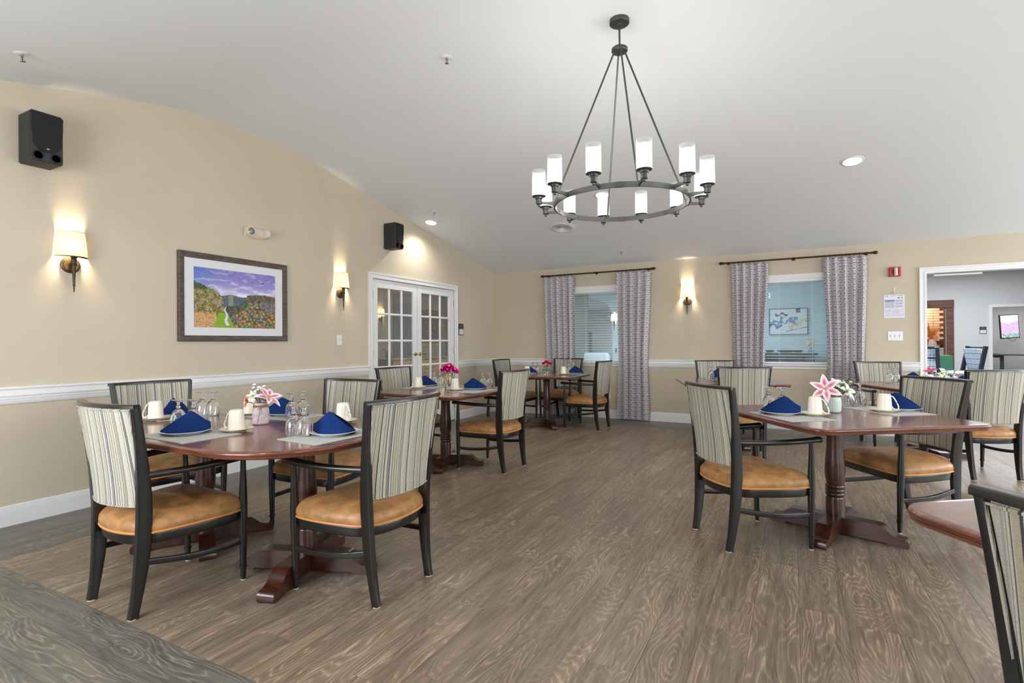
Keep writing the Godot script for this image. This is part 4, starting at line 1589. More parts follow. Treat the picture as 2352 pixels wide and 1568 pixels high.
func build_settings() -> void:
	var P := {"goblet": mk_goblet(), "mug": mk_mug(), "saucer": mk_saucer(), "plate": mk_plate(), "placemat": mk_mat(), "napkin": mk_napkin()}
	var first := {}
	var lift := {"placemat": 0.0, "plate": 0.0026, "napkin": 0.010, "saucer": 0.0, "mug": 0.0078, "goblet": 0.0}
	var put_item := func(kind: String, x: float, z: float, turn: float, label: String, on_mat := false) -> void:
		var y: float = TT + lift[kind] + 0.0004
		if on_mat and kind in ["saucer", "mug", "goblet"]: y += 0.0024
		var g := {"goblet": "upturned goblets on the tables", "mug": "upturned mugs on saucers", "saucer": "cream saucers", "plate": "white plates under napkins", "placemat": "pale woven placemats", "napkin": "folded navy napkins"}
		if first.has(kind): dup(P[kind], kind, label, V(x, y, z), deg_to_rad(turn), g[kind])
		else:
			first[kind] = true
			P[kind].position = V(x, y, z)
			P[kind].rotation.y = deg_to_rad(turn)
			P[kind].set_meta("label", label)
			P[kind].set_meta("group", g[kind])
	# seat: [where, mat, plate, napkin, saucer/mug (turn = handle), goblets]
	var seats := [
		["at the front left place of the long table", [-2.72, -1.585, -2.0], [-2.775, -1.60], 236.0, [-2.605, -1.765, 195.0], [[-3.02, -1.70], [-2.955, -1.745]]],
		["at the left end of the long table", [-3.47, -2.02, 78.0], [-3.555, -1.985], 115.0, [-3.445, -1.805, 215.0], [[-3.385, -2.055], [-3.325, -2.09]]],
		["at the far side of the long table", [-2.875, -2.285, 0.0], [-2.905, -2.315], 48.0, [-3.135, -2.22, 150.0], [[-2.765, -2.245], [-2.78, -2.34]]],
		["at the right end of the long table", [-2.045, -1.905, 86.0], [-2.055, -1.925], 20.0, [-2.325, -2.245, -10.0], [[-2.225, -1.815], [-2.150, -1.815]]],
		["at the left side of the magenta flower table", [-3.38, -4.42, 84.0], [-3.45, -4.52], 37.0, [-3.375, -4.285, 190.0], [[-3.44, -4.64], [-3.37, -4.66]]],
		["at the right side of the magenta flower table", [-2.70, -4.28, 86.0], [-2.755, -4.39], 26.0, [-2.885, -4.225, -62.0], [[-2.80, -4.60], [-2.745, -4.64]]],
		["at the left side of the red carnation table", [-3.46, -7.00, 90.0], [-3.43, -7.0], 30.0, [-3.41, -6.86, 100.0], [[-3.45, -7.13], [-3.375, -7.13]]],
		["at the far side of the red carnation table", [-2.83, -7.16, 0.0], [-2.755, -7.15], 0.0, [-2.87, -6.93, 60.0], [[-2.925, -7.27], [-2.855, -7.27]]],
		["at the left side of the large lily table", [-0.01, -3.63, 126.0], [-0.065, -3.695], 183.0, [0.125, -3.72, -8.0], [[-0.135, -3.86], [-0.055, -3.87]]],
		["at the right side of the large lily table", [0.545, -4.16, -54.0], [0.625, -4.235], -14.0, [0.525, -4.10, -12.0], [[0.345, -4.37], [0.425, -4.43]]],
		["on the dark table below the right window", [-0.74, -6.86, 17.0], [-0.79, -6.87], 20.0, [-0.55, -6.86, 90.0], [[-0.86, -6.74], [-0.74, -6.62]]],
		["at the far side of the doorway table", [1.11, -6.96, 17.0], [1.13, -7.0], 160.0, [1.36, -6.93, 30.0], [[0.93, -6.91], [0.995, -6.93]]],
		["at the near side of the doorway table", [1.36, -6.45, 22.0], [1.475, -6.50], 20.0, [1.20, -6.52, 160.0], [[1.375, -6.70], [1.435, -6.70]]]]
	for s in seats:
		var w: String = s[0]
		put_item.call("placemat", s[1][0], s[1][1], s[1][2], "pale woven placemat " + w)
		put_item.call("plate", s[2][0], s[2][1], 0.0, "white plate under the napkin " + w)
		put_item.call("napkin", s[2][0], s[2][1], s[3], "folded navy napkin " + w)
		put_item.call("saucer", s[4][0], s[4][1], 0.0, "cream saucer under the mug " + w, w.contains("left end"))
		put_item.call("mug", s[4][0], s[4][1], s[4][2], "cream mug upturned on its saucer " + w, w.contains("left end"))
		var k := 0
		for q in s[5]:
			put_item.call("goblet", q[0], q[1], rng.randf() * 90.0, "upturned goblet " + w + (", the left of the two" if k == 0 else ", the right of the two"), true)
			k += 1
	# --- flowers
	var pink := rgb(222, 92, 138)
	var white := rgb(246, 240, 240)
	var b := MB.new()
	b.thr = 0.6
	b.lathe([Vector2(0.0, 0.004), Vector2(0.038, 0.0), Vector2(0.043, 0.003), Vector2(0.0455, 0.010), Vector2(0.0455, 0.080), Vector2(0.043, 0.090), Vector2(0.0375, 0.097), Vector2(0.0365, 0.102), Vector2(0.0375, 0.104), Vector2(0.0375, 0.122), Vector2(0.0355, 0.124), Vector2(0.034, 0.120), Vector2(0.034, 0.10), Vector2(0.041, 0.086), Vector2(0.042, 0.012), Vector2(0.0, 0.010)], 32)
	var o := V(-2.722, TT, -1.995)
	var jar := thing("jar_vase", "pink-white painted jar with a twine bow on the long table", "vase", o)
	part("jar", b, tri_tex(mat(rgb(236, 218, 222), 0.55), noise_tex(0.03, 33, Color(0.86, 0.84, 0.86), Color(1, 1, 1)), Vector3(4, 4, 4)), jar)
	b = MB.new()
	for k in 3:
		var ring := []
		for q in 20: ring.append(V(cos(TAU * q / 20) * 0.0385, 0.102 + k * 0.0042, sin(TAU * q / 20) * 0.0385))
		b.tube(ring, 0.0021, 6, true)
	var f := V(0.60, 0, 0.80)      # toward the camera
	var sd := V(0.80, 0, -0.60)
	var kn := f * 0.040 + sd * 0.012 + V(0, 0.104, 0)
	for s in [[1.0, 0.026, 0.004], [-1.0, 0.018, -0.022]]:
		var lp := []
		for q in 14:
			var a := TAU * q / 14
			lp.append(kn + sd * (s[0] * s[1] * (0.5 - 0.5 * cos(a))) + V(0, s[2] * (0.5 - 0.5 * cos(a)) + 0.008 * sin(a), 0) + f * 0.004)
		b.tube(lp, 0.0013, 5, true)
	b.tube([kn, kn - sd * 0.004 - V(0, 0.03, 0) + f * 0.006, kn - sd * 0.012 - V(0, 0.07, 0) + f * 0.006, kn - sd * 0.018 - V(0, 0.098, 0) + f * 0.004], 0.0012, 5)
	b.tube([kn, kn + sd * 0.008 - V(0, 0.04, 0) + f * 0.006], 0.0012, 5)
	part("twine", b, M.twine, jar)
	var rt := o + V(0, 0.09, 0)
	lily("lily", "white lily with pink ribs leaning right out of the painted jar", o + sd * 0.045 + f * 0.02 + V(0, 0.150, 0), sd * 0.55 + V(0, 0.75, 0) + f * 0.35, 0.085, white, pink, rt, 0.3)
	lily("lily", "coral lily leaning left out of the painted jar", o - sd * 0.062 + f * 0.015 + V(0, 0.132, 0), -sd * 0.9 + V(0, 0.25, 0) + f * 0.35, 0.062, rgb(244, 150, 126), rgb(226, 84, 66), rt, 0.1)
	lily("lily", "small white flower between coral and pink lilies in the painted jar", o - sd * 0.030 + f * 0.03 + V(0, 0.165, 0), -sd * 0.2 + V(0, 0.4, 0) + f * 0.9, 0.040, white, rgb(236, 238, 220), rt, 0.6)
	sprig("bright green leaves in the middle of the painted jar", o + V(0, 0.150, 0) + f * 0.02, 0.040, 30, 0.028, M.leaf_dark, rt)
	blossoms("tiny white blossoms standing tallest in the painted jar", o + V(0, 0.17, 0), [V(0.01, 0.045, 0.02), V(0.03, 0.05, 0), V(-0.02, 0.03, 0), V(0.005, 0.01, 0.04), V(-0.07, 0.055, -0.01), V(-0.05, 0.04, 0.01)], 0.011, rgb(244, 242, 232), rt)

	b = MB.new()
	b.thr = 0.6
	var pr := []
	b.lathe([Vector2(0.0, 0.003), Vector2(0.036, 0.0), Vector2(0.040, 0.004), Vector2(0.0455, 0.012), Vector2(0.0465, 0.03), Vector2(0.0465, 0.080), Vector2(0.0455, 0.092), Vector2(0.043, 0.1), Vector2(0.040, 0.1), Vector2(0.0425, 0.085), Vector2(0.0425, 0.014), Vector2(0.0, 0.012)], 36)
	o = V(0.232, TT, -3.945)
	var vs := thing("vase", "pale mint ribbed vase holding the large lily", "vase", o)
	part("vase_body", b, mat(rgb(206, 222, 216), 0.3), vs)
	b = MB.new()
	for k in 24:
		var a := TAU * k / 24
		b.taper([V(cos(a) * 0.0455, 0.012, sin(a) * 0.0455), V(cos(a) * 0.0465, 0.05, sin(a) * 0.0465), V(cos(a) * 0.0455, 0.09, sin(a) * 0.0455)], [0.0012, 0.0022, 0.0012], 5, V(cos(a), 0.01, sin(a)))
	part("rib", b, mat(rgb(210, 226, 220), 0.3), vs)
	f = V(-0.06, 0, 1.0).normalized()
	sd = V(0.882, 0, -0.471)
	rt = o + V(0, 0.07, 0)
	lily("lily", "large white lily with pink ribs facing the camera, in the mint vase", o - sd * 0.062 + V(0, 0.152, 0) + V(0.4, 0, 0.9) * 0.03, V(-0.05, 0.28, 1.0), 0.096, white, rgb(226, 104, 140), rt, 0.35)
	lily("lily", "plain white lily behind and right of the large pink-ribbed lily", o + sd * 0.085 + V(0, 0.135, 0), sd * 0.7 + V(0, 0.35, 0) + f * 0.6, 0.076, rgb(246, 246, 240), rgb(232, 240, 206), rt, 0.0)
	lily("lily", "half-open white lily at the back of the mint vase", o + sd * 0.02 + V(0, 0.178, -0.02), V(0, 0.9, 0) + f * 0.5, 0.055, rgb(244, 246, 238), rgb(226, 236, 200), rt, 0.5)
	sprig("bright green leaves at the right of the mint vase", o + sd * 0.045 + V(0, 0.150, 0), 0.042, 36, 0.026, M.leaf, rt)
	sprig("thin green leaf tips above the mint vase", o + sd * 0.085 + V(0, 0.195, -0.01), 0.030, 16, 0.024, M.leaf, rt)
	blossoms("white buds round the rim of the mint vase", o + V(0, 0.12, 0), [V(0.02, 0.01, 0.04), V(0.05, 0.035, 0.02), V(0.075, 0.0, 0.02), V(0.10, 0.075, -0.05), V(0.04, 0.075, -0.02)], 0.013, rgb(240, 240, 228), rt)
	b = MB.new()
	for k in 3:
		var ring := []
		for q in 16: ring.append(V(cos(TAU * q / 16) * (0.030 + 0.004 * k), 0.103 + k * 0.004 + 0.003 * sin(q * 2.0), sin(TAU * q / 16) * (0.030 + 0.004 * k)))
		b.tube(ring, 0.0018, 5, true)
	solo("twig_wreath", b, M.twine, "brown twig coil in the mouth of the mint vase", "twigs", o)

	# magenta chrysanthemums in a clear jar
	o = V(-3.05, TT, -4.36)
	f = V(0.57, 0, 0.82)
	sd = V(0.882, 0, -0.471)
	var j2 := thing("glass_jar", "clear glass jar tied with raffia, holding magenta flowers", "vase", o)
	b = MB.new()
	b.thr = 0.6
	b.lathe([Vector2(0.0, 0.006), Vector2(0.036, 0.006), Vector2(0.0375, 0.02), Vector2(0.0375, 0.10), Vector2(0.031, 0.118), Vector2(0.031, 0.140), Vector2(0.036, 0.168), Vector2(0.0385, 0.168), Vector2(0.0335, 0.140), Vector2(0.0335, 0.119), Vector2(0.040, 0.101), Vector2(0.040, 0.006), Vector2(0.037, 0.0), Vector2(0.0, 0.0)], 28)
	part("jar", b, M.glass, j2)
	b = MB.new()
	for k in 6:
		var ring := []
		for q in 18: ring.append(V(cos(TAU * q / 18) * 0.036, 0.112 + k * 0.0042 + 0.002 * sin(q + k * 2.0), sin(TAU * q / 18) * 0.036))
		b.tube(ring, 0.0022, 5, true)
	kn = -sd * 0.034 + f * 0.012 + V(0, 0.124, 0)
	for k in 5:
		var e := V(-0.012 + 0.006 * k, -0.03 - 0.016 * k, 0.006 * (k % 2))
		b.tube([kn, kn - sd * 0.014 + e * 0.4, kn + e * 1.0 + V(0, -0.012, 0)], 0.0016, 5)
	for k in 2:
		var lp := []
		for q in 12:
			var a := TAU * q / 12
			lp.append(kn - sd * 0.016 * (0.5 - 0.5 * cos(a)) + V(0, (0.012 if k else -0.010) * (0.5 - 0.5 * cos(a)) + 0.006 * sin(a), 0))
		b.tube(lp, 0.0018, 5, true)
	part("raffia", b, M.raffia, j2)
	rt = o + V(0, 0.02, 0)
	var mg := rgb(206, 18, 122)
	for q in [[0.0, 0.222, 0.01, 0.056, "topmost magenta chrysanthemum above the raffia jar"], [-0.058, 0.200, 0.015, 0.044, "left magenta chrysanthemum above the raffia jar"], [0.052, 0.190, 0.02, 0.046, "right magenta chrysanthemum above the raffia jar"], [0.072, 0.178, -0.01, 0.038, "lowest magenta chrysanthemum, far right above the raffia jar"], [-0.012, 0.192, 0.035, 0.040, "front magenta chrysanthemum above the raffia jar"]]:
		mum("chrysanthemum", q[4], o + sd * q[0] + f * q[2] + V(0, q[1], 0), sd * q[0] * 9.0 + V(0, 0.6, 0) + f * 0.5, q[3], mg, rgb(222, 170, 60), rt, 4, 14, "magenta chrysanthemums")
	sprig("dark green leaves under the magenta flowers", o + V(0, 0.165, 0), 0.045, 26, 0.03, M.leaf_dark, rt)

	# red carnations in a small ribboned glass
	o = V(-3.085, TT, -6.83)
	var j3 := thing("glass_vase", "small square glass with green ribbon, holding red carnations", "vase", o)
	b = MB.new()
	b.loft([rrect(0.062, 0.062, 0.008, 0.0, 0, 3), rrect(0.072, 0.072, 0.008, 0.115, 0, 3), rrect(0.066, 0.066, 0.006, 0.115, 0, 3), rrect(0.056, 0.056, 0.006, 0.008, 0, 3)])
	part("glass", b, M.glass, j3)
	b = MB.new()
	b.loft([rrect(0.054, 0.054, 0.006, 0.009, 0, 3), rrect(0.058, 0.058, 0.006, 0.046, 0, 3)])
	part("sand", b, mat(rgb(232, 196, 178), 0.9), j3, "pink sand in the glass")
	b = MB.new()
	b.loft([rrect(0.071, 0.071, 0.009, 0.060, 0, 3), rrect(0.074, 0.074, 0.009, 0.061, 0, 3), rrect(0.075, 0.075, 0.009, 0.079, 0, 3), rrect(0.072, 0.072, 0.009, 0.080, 0, 3)], true, false)
	for s in [-1, 1]:
		b.taper([-sd * 0.036 + V(0, 0.07, 0.02), -sd * 0.05 + V(0, 0.07 + s * 0.012, 0.02), -sd * 0.054 + V(0, 0.07 + s * 0.026, 0.024)], [0.003, 0.011, 0.002], 6)
	part("ribbon", b, mat(rgb(34, 142, 98), 0.6), j3)
	rt = o + V(0, 0.03, 0)
	for q in [[0.0, 0.185, 0.0, 0.040, "topmost red carnation in the ribboned glass"], [-0.045, 0.165, 0.01, 0.036, "left red carnation in the ribboned glass"], [0.05, 0.160, 0.0, 0.038, "right red carnation in the ribboned glass"], [0.01, 0.168, 0.035, 0.036, "front red carnation in the ribboned glass"]]:
		mum("carnation", q[4], o + sd * q[0] + f * q[2] + V(0, q[1], 0), sd * q[0] * 10.0 + V(0, 0.7, 0) + f * 0.4, q[3], rgb(206, 20, 34), rgb(206, 20, 34), rt, 5, 9, "red carnations")
	sprig("green stems and leaves in the ribboned glass", o + V(0, 0.12, 0), 0.028, 26, 0.026, M.leaf_dark, rt)
	# glimpses on the two tables at the right
	o = V(-0.60, TT, -6.70)
	b = MB.new()
	b.lathe([Vector2(0.0, 0.0), Vector2(0.036, 0.0), Vector2(0.040, 0.02), Vector2(0.036, 0.09), Vector2(0.032, 0.10), Vector2(0.0, 0.098)], 20)
	solo("bud_vase", b, M.plate, "small white vase hidden behind the armless chair below the right window", "vase", o)
	mum("chrysanthemum", "dark magenta flower peeping out left of the armless chair back", o + V(-0.065, 0.12, 0.02), V(-0.6, 0.7, 0.3), 0.038, rgb(176, 24, 110), rgb(196, 120, 60), o + V(0, 0.09, 0), 4, 12, "magenta chrysanthemums")
	o = V(1.24, TT, -6.80)
	b = MB.new()
	b.lathe([Vector2(0.0, 0.0), Vector2(0.040, 0.0), Vector2(0.046, 0.02), Vector2(0.046, 0.085), Vector2(0.040, 0.10), Vector2(0.0, 0.098)], 24)
	solo("bud_vase", b, M.plate, "small white vase on the table by the doorway", "vase", o)
	rt = o + V(0, 0.09, 0)
	lily("lily", "bright pink lily on the table by the doorway", o + V(0.02, 0.135, 0.02), V(-0.25, 0.9, 0.4), 0.07, rgb(240, 120, 160), rgb(214, 50, 104), rt, 0.2)
	lily("lily", "white lily with green throat, right of the bright pink lily", o + V(0.105, 0.118, 0.03), V(0.7, 0.35, 0.6), 0.066, rgb(240, 240, 226), rgb(150, 196, 60), rt, 0.4)
	sprig("light green leaves under the white lily by the doorway", o + V(0.09, 0.10, 0.02), 0.03, 14, 0.03, mat(rgb(130, 196, 50), 0.5), rt)

func sconce(label: String, at: Vector3, turn: float, e := 0.24) -> void:
	# local: the wall is z = 0, +z into the room, origin at the centre of the back plate
	var t := thing("wall_sconce", label, "wall lamp", at, turn, "bronze torch sconces")
	var b := MB.new()
	b.thr = 0.6
	var ax := Transform3D(Basis(Vector3(1, 0, 0), PI / 2), Vector3.ZERO)
	b.lathe([Vector2(0.060, 0.0), Vector2(0.060, 0.008), Vector2(0.056, 0.012), Vector2(0.050, 0.013), Vector2(0.048, 0.018), Vector2(0.044, 0.021), Vector2(0.0, 0.023)], 32, ax)
	for s in [-1, 1]: b.ball(V(s * 0.034, -0.002, 0.022), V(0.004, 0.004, 0.003), 8, 4)
	part("back_plate", b, M.bronze, t)
	b = MB.new()
	b.thr = 0.6
	b.lathe([Vector2(0.0, -0.202), Vector2(0.0035, -0.200), Vector2(0.0055, -0.156), Vector2(0.010, -0.154), Vector2(0.010, -0.149), Vector2(0.0065, -0.147), Vector2(0.0095, -0.08), Vector2(0.0135, -0.012), Vector2(0.0185, -0.010), Vector2(0.0185, -0.003), Vector2(0.0145, -0.001), Vector2(0.0185, 0.002), Vector2(0.0185, 0.009), Vector2(0.0150, 0.011), Vector2(0.0175, 0.030), Vector2(0.0150, 0.044), Vector2(0.022, 0.050), Vector2(0.022, 0.056), Vector2(0.0, 0.057)], 20, Transform3D(Basis(), V(0, 0, 0.055)))
	b.tube([V(0, 0.004, 0.015), V(0, 0.004, 0.06)], 0.011, 10)
	part("torch_arm", b, M.dark_bronze, t)
	b = MB.new()
	b.thr = 0.5
	var rings := []
	for q in [[0.056, 0.100], [0.10, 0.096], [0.15, 0.0915], [0.238, 0.084]]:
		var r := PackedVector3Array()
		var n := 20
		for k in n + 1:
			var a := PI * k / n
			r.append(V(cos(a) * q[1], q[0], 0.004 + sin(a) * q[1] * 1.05))
		for k in n + 1:
			var a := PI * (n - k) / n
			r.append(V(cos(a) * (q[1] - 0.0025), q[0], 0.004 + sin(a) * (q[1] - 0.0025) * 1.05))
		rings.append(r)
	b.loft(rings)
	var sh := part("lamp_shade", b, M.shade, t)
	b = MB.new()
	for q in [[0.057, 0.1005], [0.237, 0.0845]]:
		var pts := []
		for k in 21:
			var a := PI * k / 20
			pts.append(V(cos(a) * q[1], q[0], 0.004 + sin(a) * q[1] * 1.05))
		b.tube(pts, 0.0022, 6)
	part("shade_rim", b, M.shade_rim, sh)
	b = MB.new()
	b.ball(V(0, 0.125, 0.052), V(0.024, 0.036, 0.024), 12, 8)
	part("bulb", b, M.bulb, t)
	omni(V(0, 0.125, 0.052), e, Color(1.0, 0.90, 0.76), 0.02, t)

func speaker(label: String, zc: float, yc: float, w: float, h: float, d: float) -> void:
	var t := thing("wall_speaker", label, "speaker", V(LX, yc, zc), 0.0, "black wall speakers")
	var b := MB.new()
	b.thr = 0.6
	b.box(V(d / 2, 0, 0), V(d, h, w), 0.010)
	part("cabinet", b, M.speaker, t)
	b = MB.new()
	b.thr = 0.6
	var o := PackedVector2Array()
	var pts := [Vector2(-0.40, 0.46), Vector2(0.40, 0.46), Vector2(0.47, 0.36), Vector2(0.46, 0.10), Vector2(0.42, -0.02), Vector2(0.43, -0.12), Vector2(0.30, -0.24), Vector2(0.12, -0.30), Vector2(-0.12, -0.30), Vector2(-0.30, -0.24), Vector2(-0.43, -0.12), Vector2(-0.42, -0.02), Vector2(-0.46, 0.10), Vector2(-0.47, 0.36)]
	for q in spline(pts, 3): o.append(Vector2(q.x * w, q.y * h))
	b.poly(o, V(d - 0.002, 0, 0), V(0, 0, -1), V(0, 1, 0), V(0.010, 0, 0))
	part("grille", b, M.grille, t)
	var ax := Basis(Vector3(0, 0, 1), -PI / 2)
	for s in [-1, 1]:
		b = MB.new()
		b.lathe([Vector2(0.031, 0.0), Vector2(0.033, 0.004), Vector2(0.026, 0.005), Vector2(0.020, -0.006), Vector2(0.0, -0.008)], 18, Transform3D(ax, V(d, -h * 0.385, s * w * 0.27)))
		part("port", b, M.dark, t)
	b = MB.new()
	b.lathe([Vector2(0.0, 0.0), Vector2(0.011, 0.0), Vector2(0.010, 0.003), Vector2(0.0, 0.0035)], 14, Transform3D(ax * Basis.from_scale(V(0.5, 1, 1)), V(d + 0.008, -h * 0.235, 0)))
	part("badge", b, M.brass, t)

func curtain_panel(label: String, xt0: float, xt1: float, xm0: float, xm1: float, xb0: float, xb1: float, folds: float, phase: float) -> void:
	var t := thing("window_curtain", label, "curtain", V((xt0 + xt1) / 2, 0, BZ + 0.08), 0.0, "chevron patterned curtain panels")
	var b := MB.new()
	b.thr = 0.3
	var NU := 84
	var NV := 26
	var xc := (xt0 + xt1) / 2
	var pt := func(i: int, j: int, side: float) -> Vector3:
		var u := float(i) / NU
		var v := float(j) / NV
		var y := lerpf(2.285, 0.014, v)
		var m := 0.60
		var x0 := lerpf(xt0, xm0, smoothstep(0, 1, v / m)) if v < m else lerpf(xm0, xb0, smoothstep(0, 1, (v - m) / (1 - m)))
		var x1 := lerpf(xt1, xm1, smoothstep(0, 1, v / m)) if v < m else lerpf(xm1, xb1, smoothstep(0, 1, (v - m) / (1 - m)))
		var ph := TAU * folds * u + phase + 0.35 * sin(v * 3.0 + u * 5.0)
		var amp := 0.022 + 0.016 * smoothstep(0.0, 0.25, v) + 0.006 * sin(u * 17.0 + phase)
		var x := lerpf(x0, x1, u) + 0.010 * sin(2.0 * ph) * smoothstep(0.0, 0.1, v) * sin(PI * u)
		var z := amp * sin(ph) + 0.004 * sin(3.0 * ph + v * 4.0)
		return V(x - xc, y, z + side)
	var us := PackedFloat32Array([0.0])
	for i in NU: us.append(us[i] + (pt.call(i + 1, 12, 0.0) - pt.call(i, 12, 0.0)).length())
	for s in [[0.0012, false], [-0.0012, true]]:
		for i in NU:
			for j in NV:
				var a: Vector3 = pt.call(i, j, s[0])
				var c: Vector3 = pt.call(i + 1, j, s[0])
				var d: Vector3 = pt.call(i + 1, j + 1, s[0])
				var e: Vector3 = pt.call(i, j + 1, s[0])
				var k := 1.0 / 0.42
				var ua := Vector2(us[i] * k + phase, -a.y * k)
				var uc := Vector2(us[i + 1] * k + phase, -c.y * k)
				var ud := Vector2(us[i + 1] * k + phase, -d.y * k)
				var ue := Vector2(us[i] * k + phase, -e.y * k)
				if s[1]: b.quad_uv(a, c, d, e, ua, uc, ud, ue)
				else: b.quad_uv(a, e, d, c, ua, ue, ud, uc)
	part("cloth", b, M.curtain, t)
	b = MB.new()
	b.thr = 0.3
	for i in range(0, NU, 2):
		var a: Vector3 = pt.call(i, 0, 0.0)
		var c: Vector3 = pt.call(mini(i + 2, NU), 0, 0.0)
		b.box((a + c) / 2 + V(0, -0.004, 0), V((c - a).length() + 0.002, 0.010, 0.005), 0.0, Basis(Vector3.UP, -atan2(c.z - a.z, c.x - a.x)))
	part("heading", b, mat(rgb(176, 168, 172), 0.9), t)

func curtain_rod(label: String, x0: float, x1: float, rings: Array) -> void:
	var y := 2.312
	var z := BZ + 0.08
	var t := thing("curtain_rod", label, "curtain rod", V(0, y, z), 0.0, "bronze curtain rods")
	var b := MB.new()
	var rx := Basis(Vector3(0, 0, 1), -PI / 2)
	b.lathe([Vector2(0.0105, 0.0), Vector2(0.0105, x1 - x0 - 0.14)], 14, Transform3D(rx, V(x0 + 0.07, 0, 0)))
	part("rod", b, M.dark_bronze, t)
	for s in [[x0, 1.0], [x1, -1.0]]:
		b = MB.new()
		b.thr = 0.6
		b.lathe([Vector2(0.0, 0.0), Vector2(0.010, 0.003), Vector2(0.0195, 0.016), Vector2(0.0215, 0.030), Vector2(0.018, 0.046), Vector2(0.012, 0.058), Vector2(0.0155, 0.062), Vector2(0.0155, 0.070), Vector2(0.012, 0.074), Vector2(0.012, 0.082)], 16, Transform3D(Basis(Vector3(0, 0, 1), -PI / 2 * s[1]), V(s[0], 0, 0)))
		part("finial", b, M.dark_bronze, t)
	for x in [x0 + 0.12, (x0 + x1) / 2, x1 - 0.12]:
		b = MB.new()
		b.tube([V(x, 0.0, -0.08), V(x, 0.0, -0.01)], 0.006, 8)
		b.lathe([Vector2(0.022, 0.0), Vector2(0.022, 0.005), Vector2(0.0, 0.006)], 16, Transform3D(Basis(Vector3(1, 0, 0), PI / 2), V(x, 0.0, -0.08)))
		b.lathe([Vector2(0.0150, -0.008), Vector2(0.0150, 0.008)], 14, Transform3D(rx, V(x, 0, 0)))
		part("bracket", b, M.dark_bronze, t)
	for x in rings:
		b = MB.new()
		var r := []
		for k in 14: r.append(V(x, -0.006 + 0.0185 * cos(TAU * k / 14), 0.0185 * sin(TAU * k / 14)))
		b.tube(r, 0.0022, 6, true, V(1, 0.01, 0.02))
		b.tube([V(x, -0.0245, 0), V(x, -0.032, 0)], 0.0018, 5, false, V(1, 0, 0))
		part("ring", b, M.dark_bronze, t)

func wall_plate(label: String, cat: String, at: Vector3, turn: float, w: float, h: float, toggles: int, sockets := false) -> void:
	var t := thing("outlet_plate" if sockets else "light_switch", label, cat, at, turn)
	var b := MB.new()
	b.box(V(0, 0, 0.003), V(w, h, 0.006), 0.002)
	part("cover_plate", b, M.plastic, t)
	for k in toggles:
		b = MB.new()
		var x := (k - (toggles - 1) / 2.0) * 0.046
		b.box(V(x, 0, 0.0055), V(0.011, 0.026, 0.004), 0.001)
		b.box(V(x, 0.004, 0.010), V(0.007, 0.012, 0.012), 0.001, Basis(Vector3(1, 0, 0), -0.4))
		part("toggle", b, mat(rgb(205, 205, 205), 0.4), t)
		b = MB.new()
		for s in [-1, 1]: b.lathe([Vector2(0.003, 0), Vector2(0.0028, 0.0012), Vector2(0, 0.0014)], 8, Transform3D(Basis(Vector3(1, 0, 0), PI / 2), V(x, s * 0.03, 0.006)))
		part("screw", b, M.steel, t)
	if sockets:
		for s in [-1, 1]:
			b = MB.new()
			b.box(V(0, s * 0.020, 0.006), V(0.030, 0.026, 0.004), 0.003)
			var o := part("socket", b, M.plastic, t)
			b = MB.new()
			for q in [-1, 1]: b.box(V(q * 0.006, s * 0.020 + 0.003, 0.0082), V(0.0022, 0.009, 0.0012))
			part("slot", b, M.dark, o)

func flat_print(b: MB, w: float, h: float, z: float) -> void:
	b.quad_uv(V(-w / 2, -h / 2, z), V(w / 2, -h / 2, z), V(w / 2, h / 2, z), V(-w / 2, h / 2, z), Vector2(0, 1), Vector2(1, 1), Vector2(1, 0), Vector2(0, 0))

func room_sign(label: String, at: Vector3, turn: float) -> void:
	var t := thing("room_sign", label, "sign", at, turn)
	var b := MB.new()
	b.box(V(0, 0, 0.005), V(0.136, 0.183, 0.010), 0.002)
	part("sign_panel", b, mat(rgb(66, 68, 78), 0.5), t)
	b = MB.new()
	flat_print(b, 0.128, 0.175, 0.0104)
	var m := mat(Color.WHITE, 0.5)
	if not T.has("sign"): T.sign = make_room_sign()
	m.albedo_texture = T.sign
	part("sign_face", b, m, t)

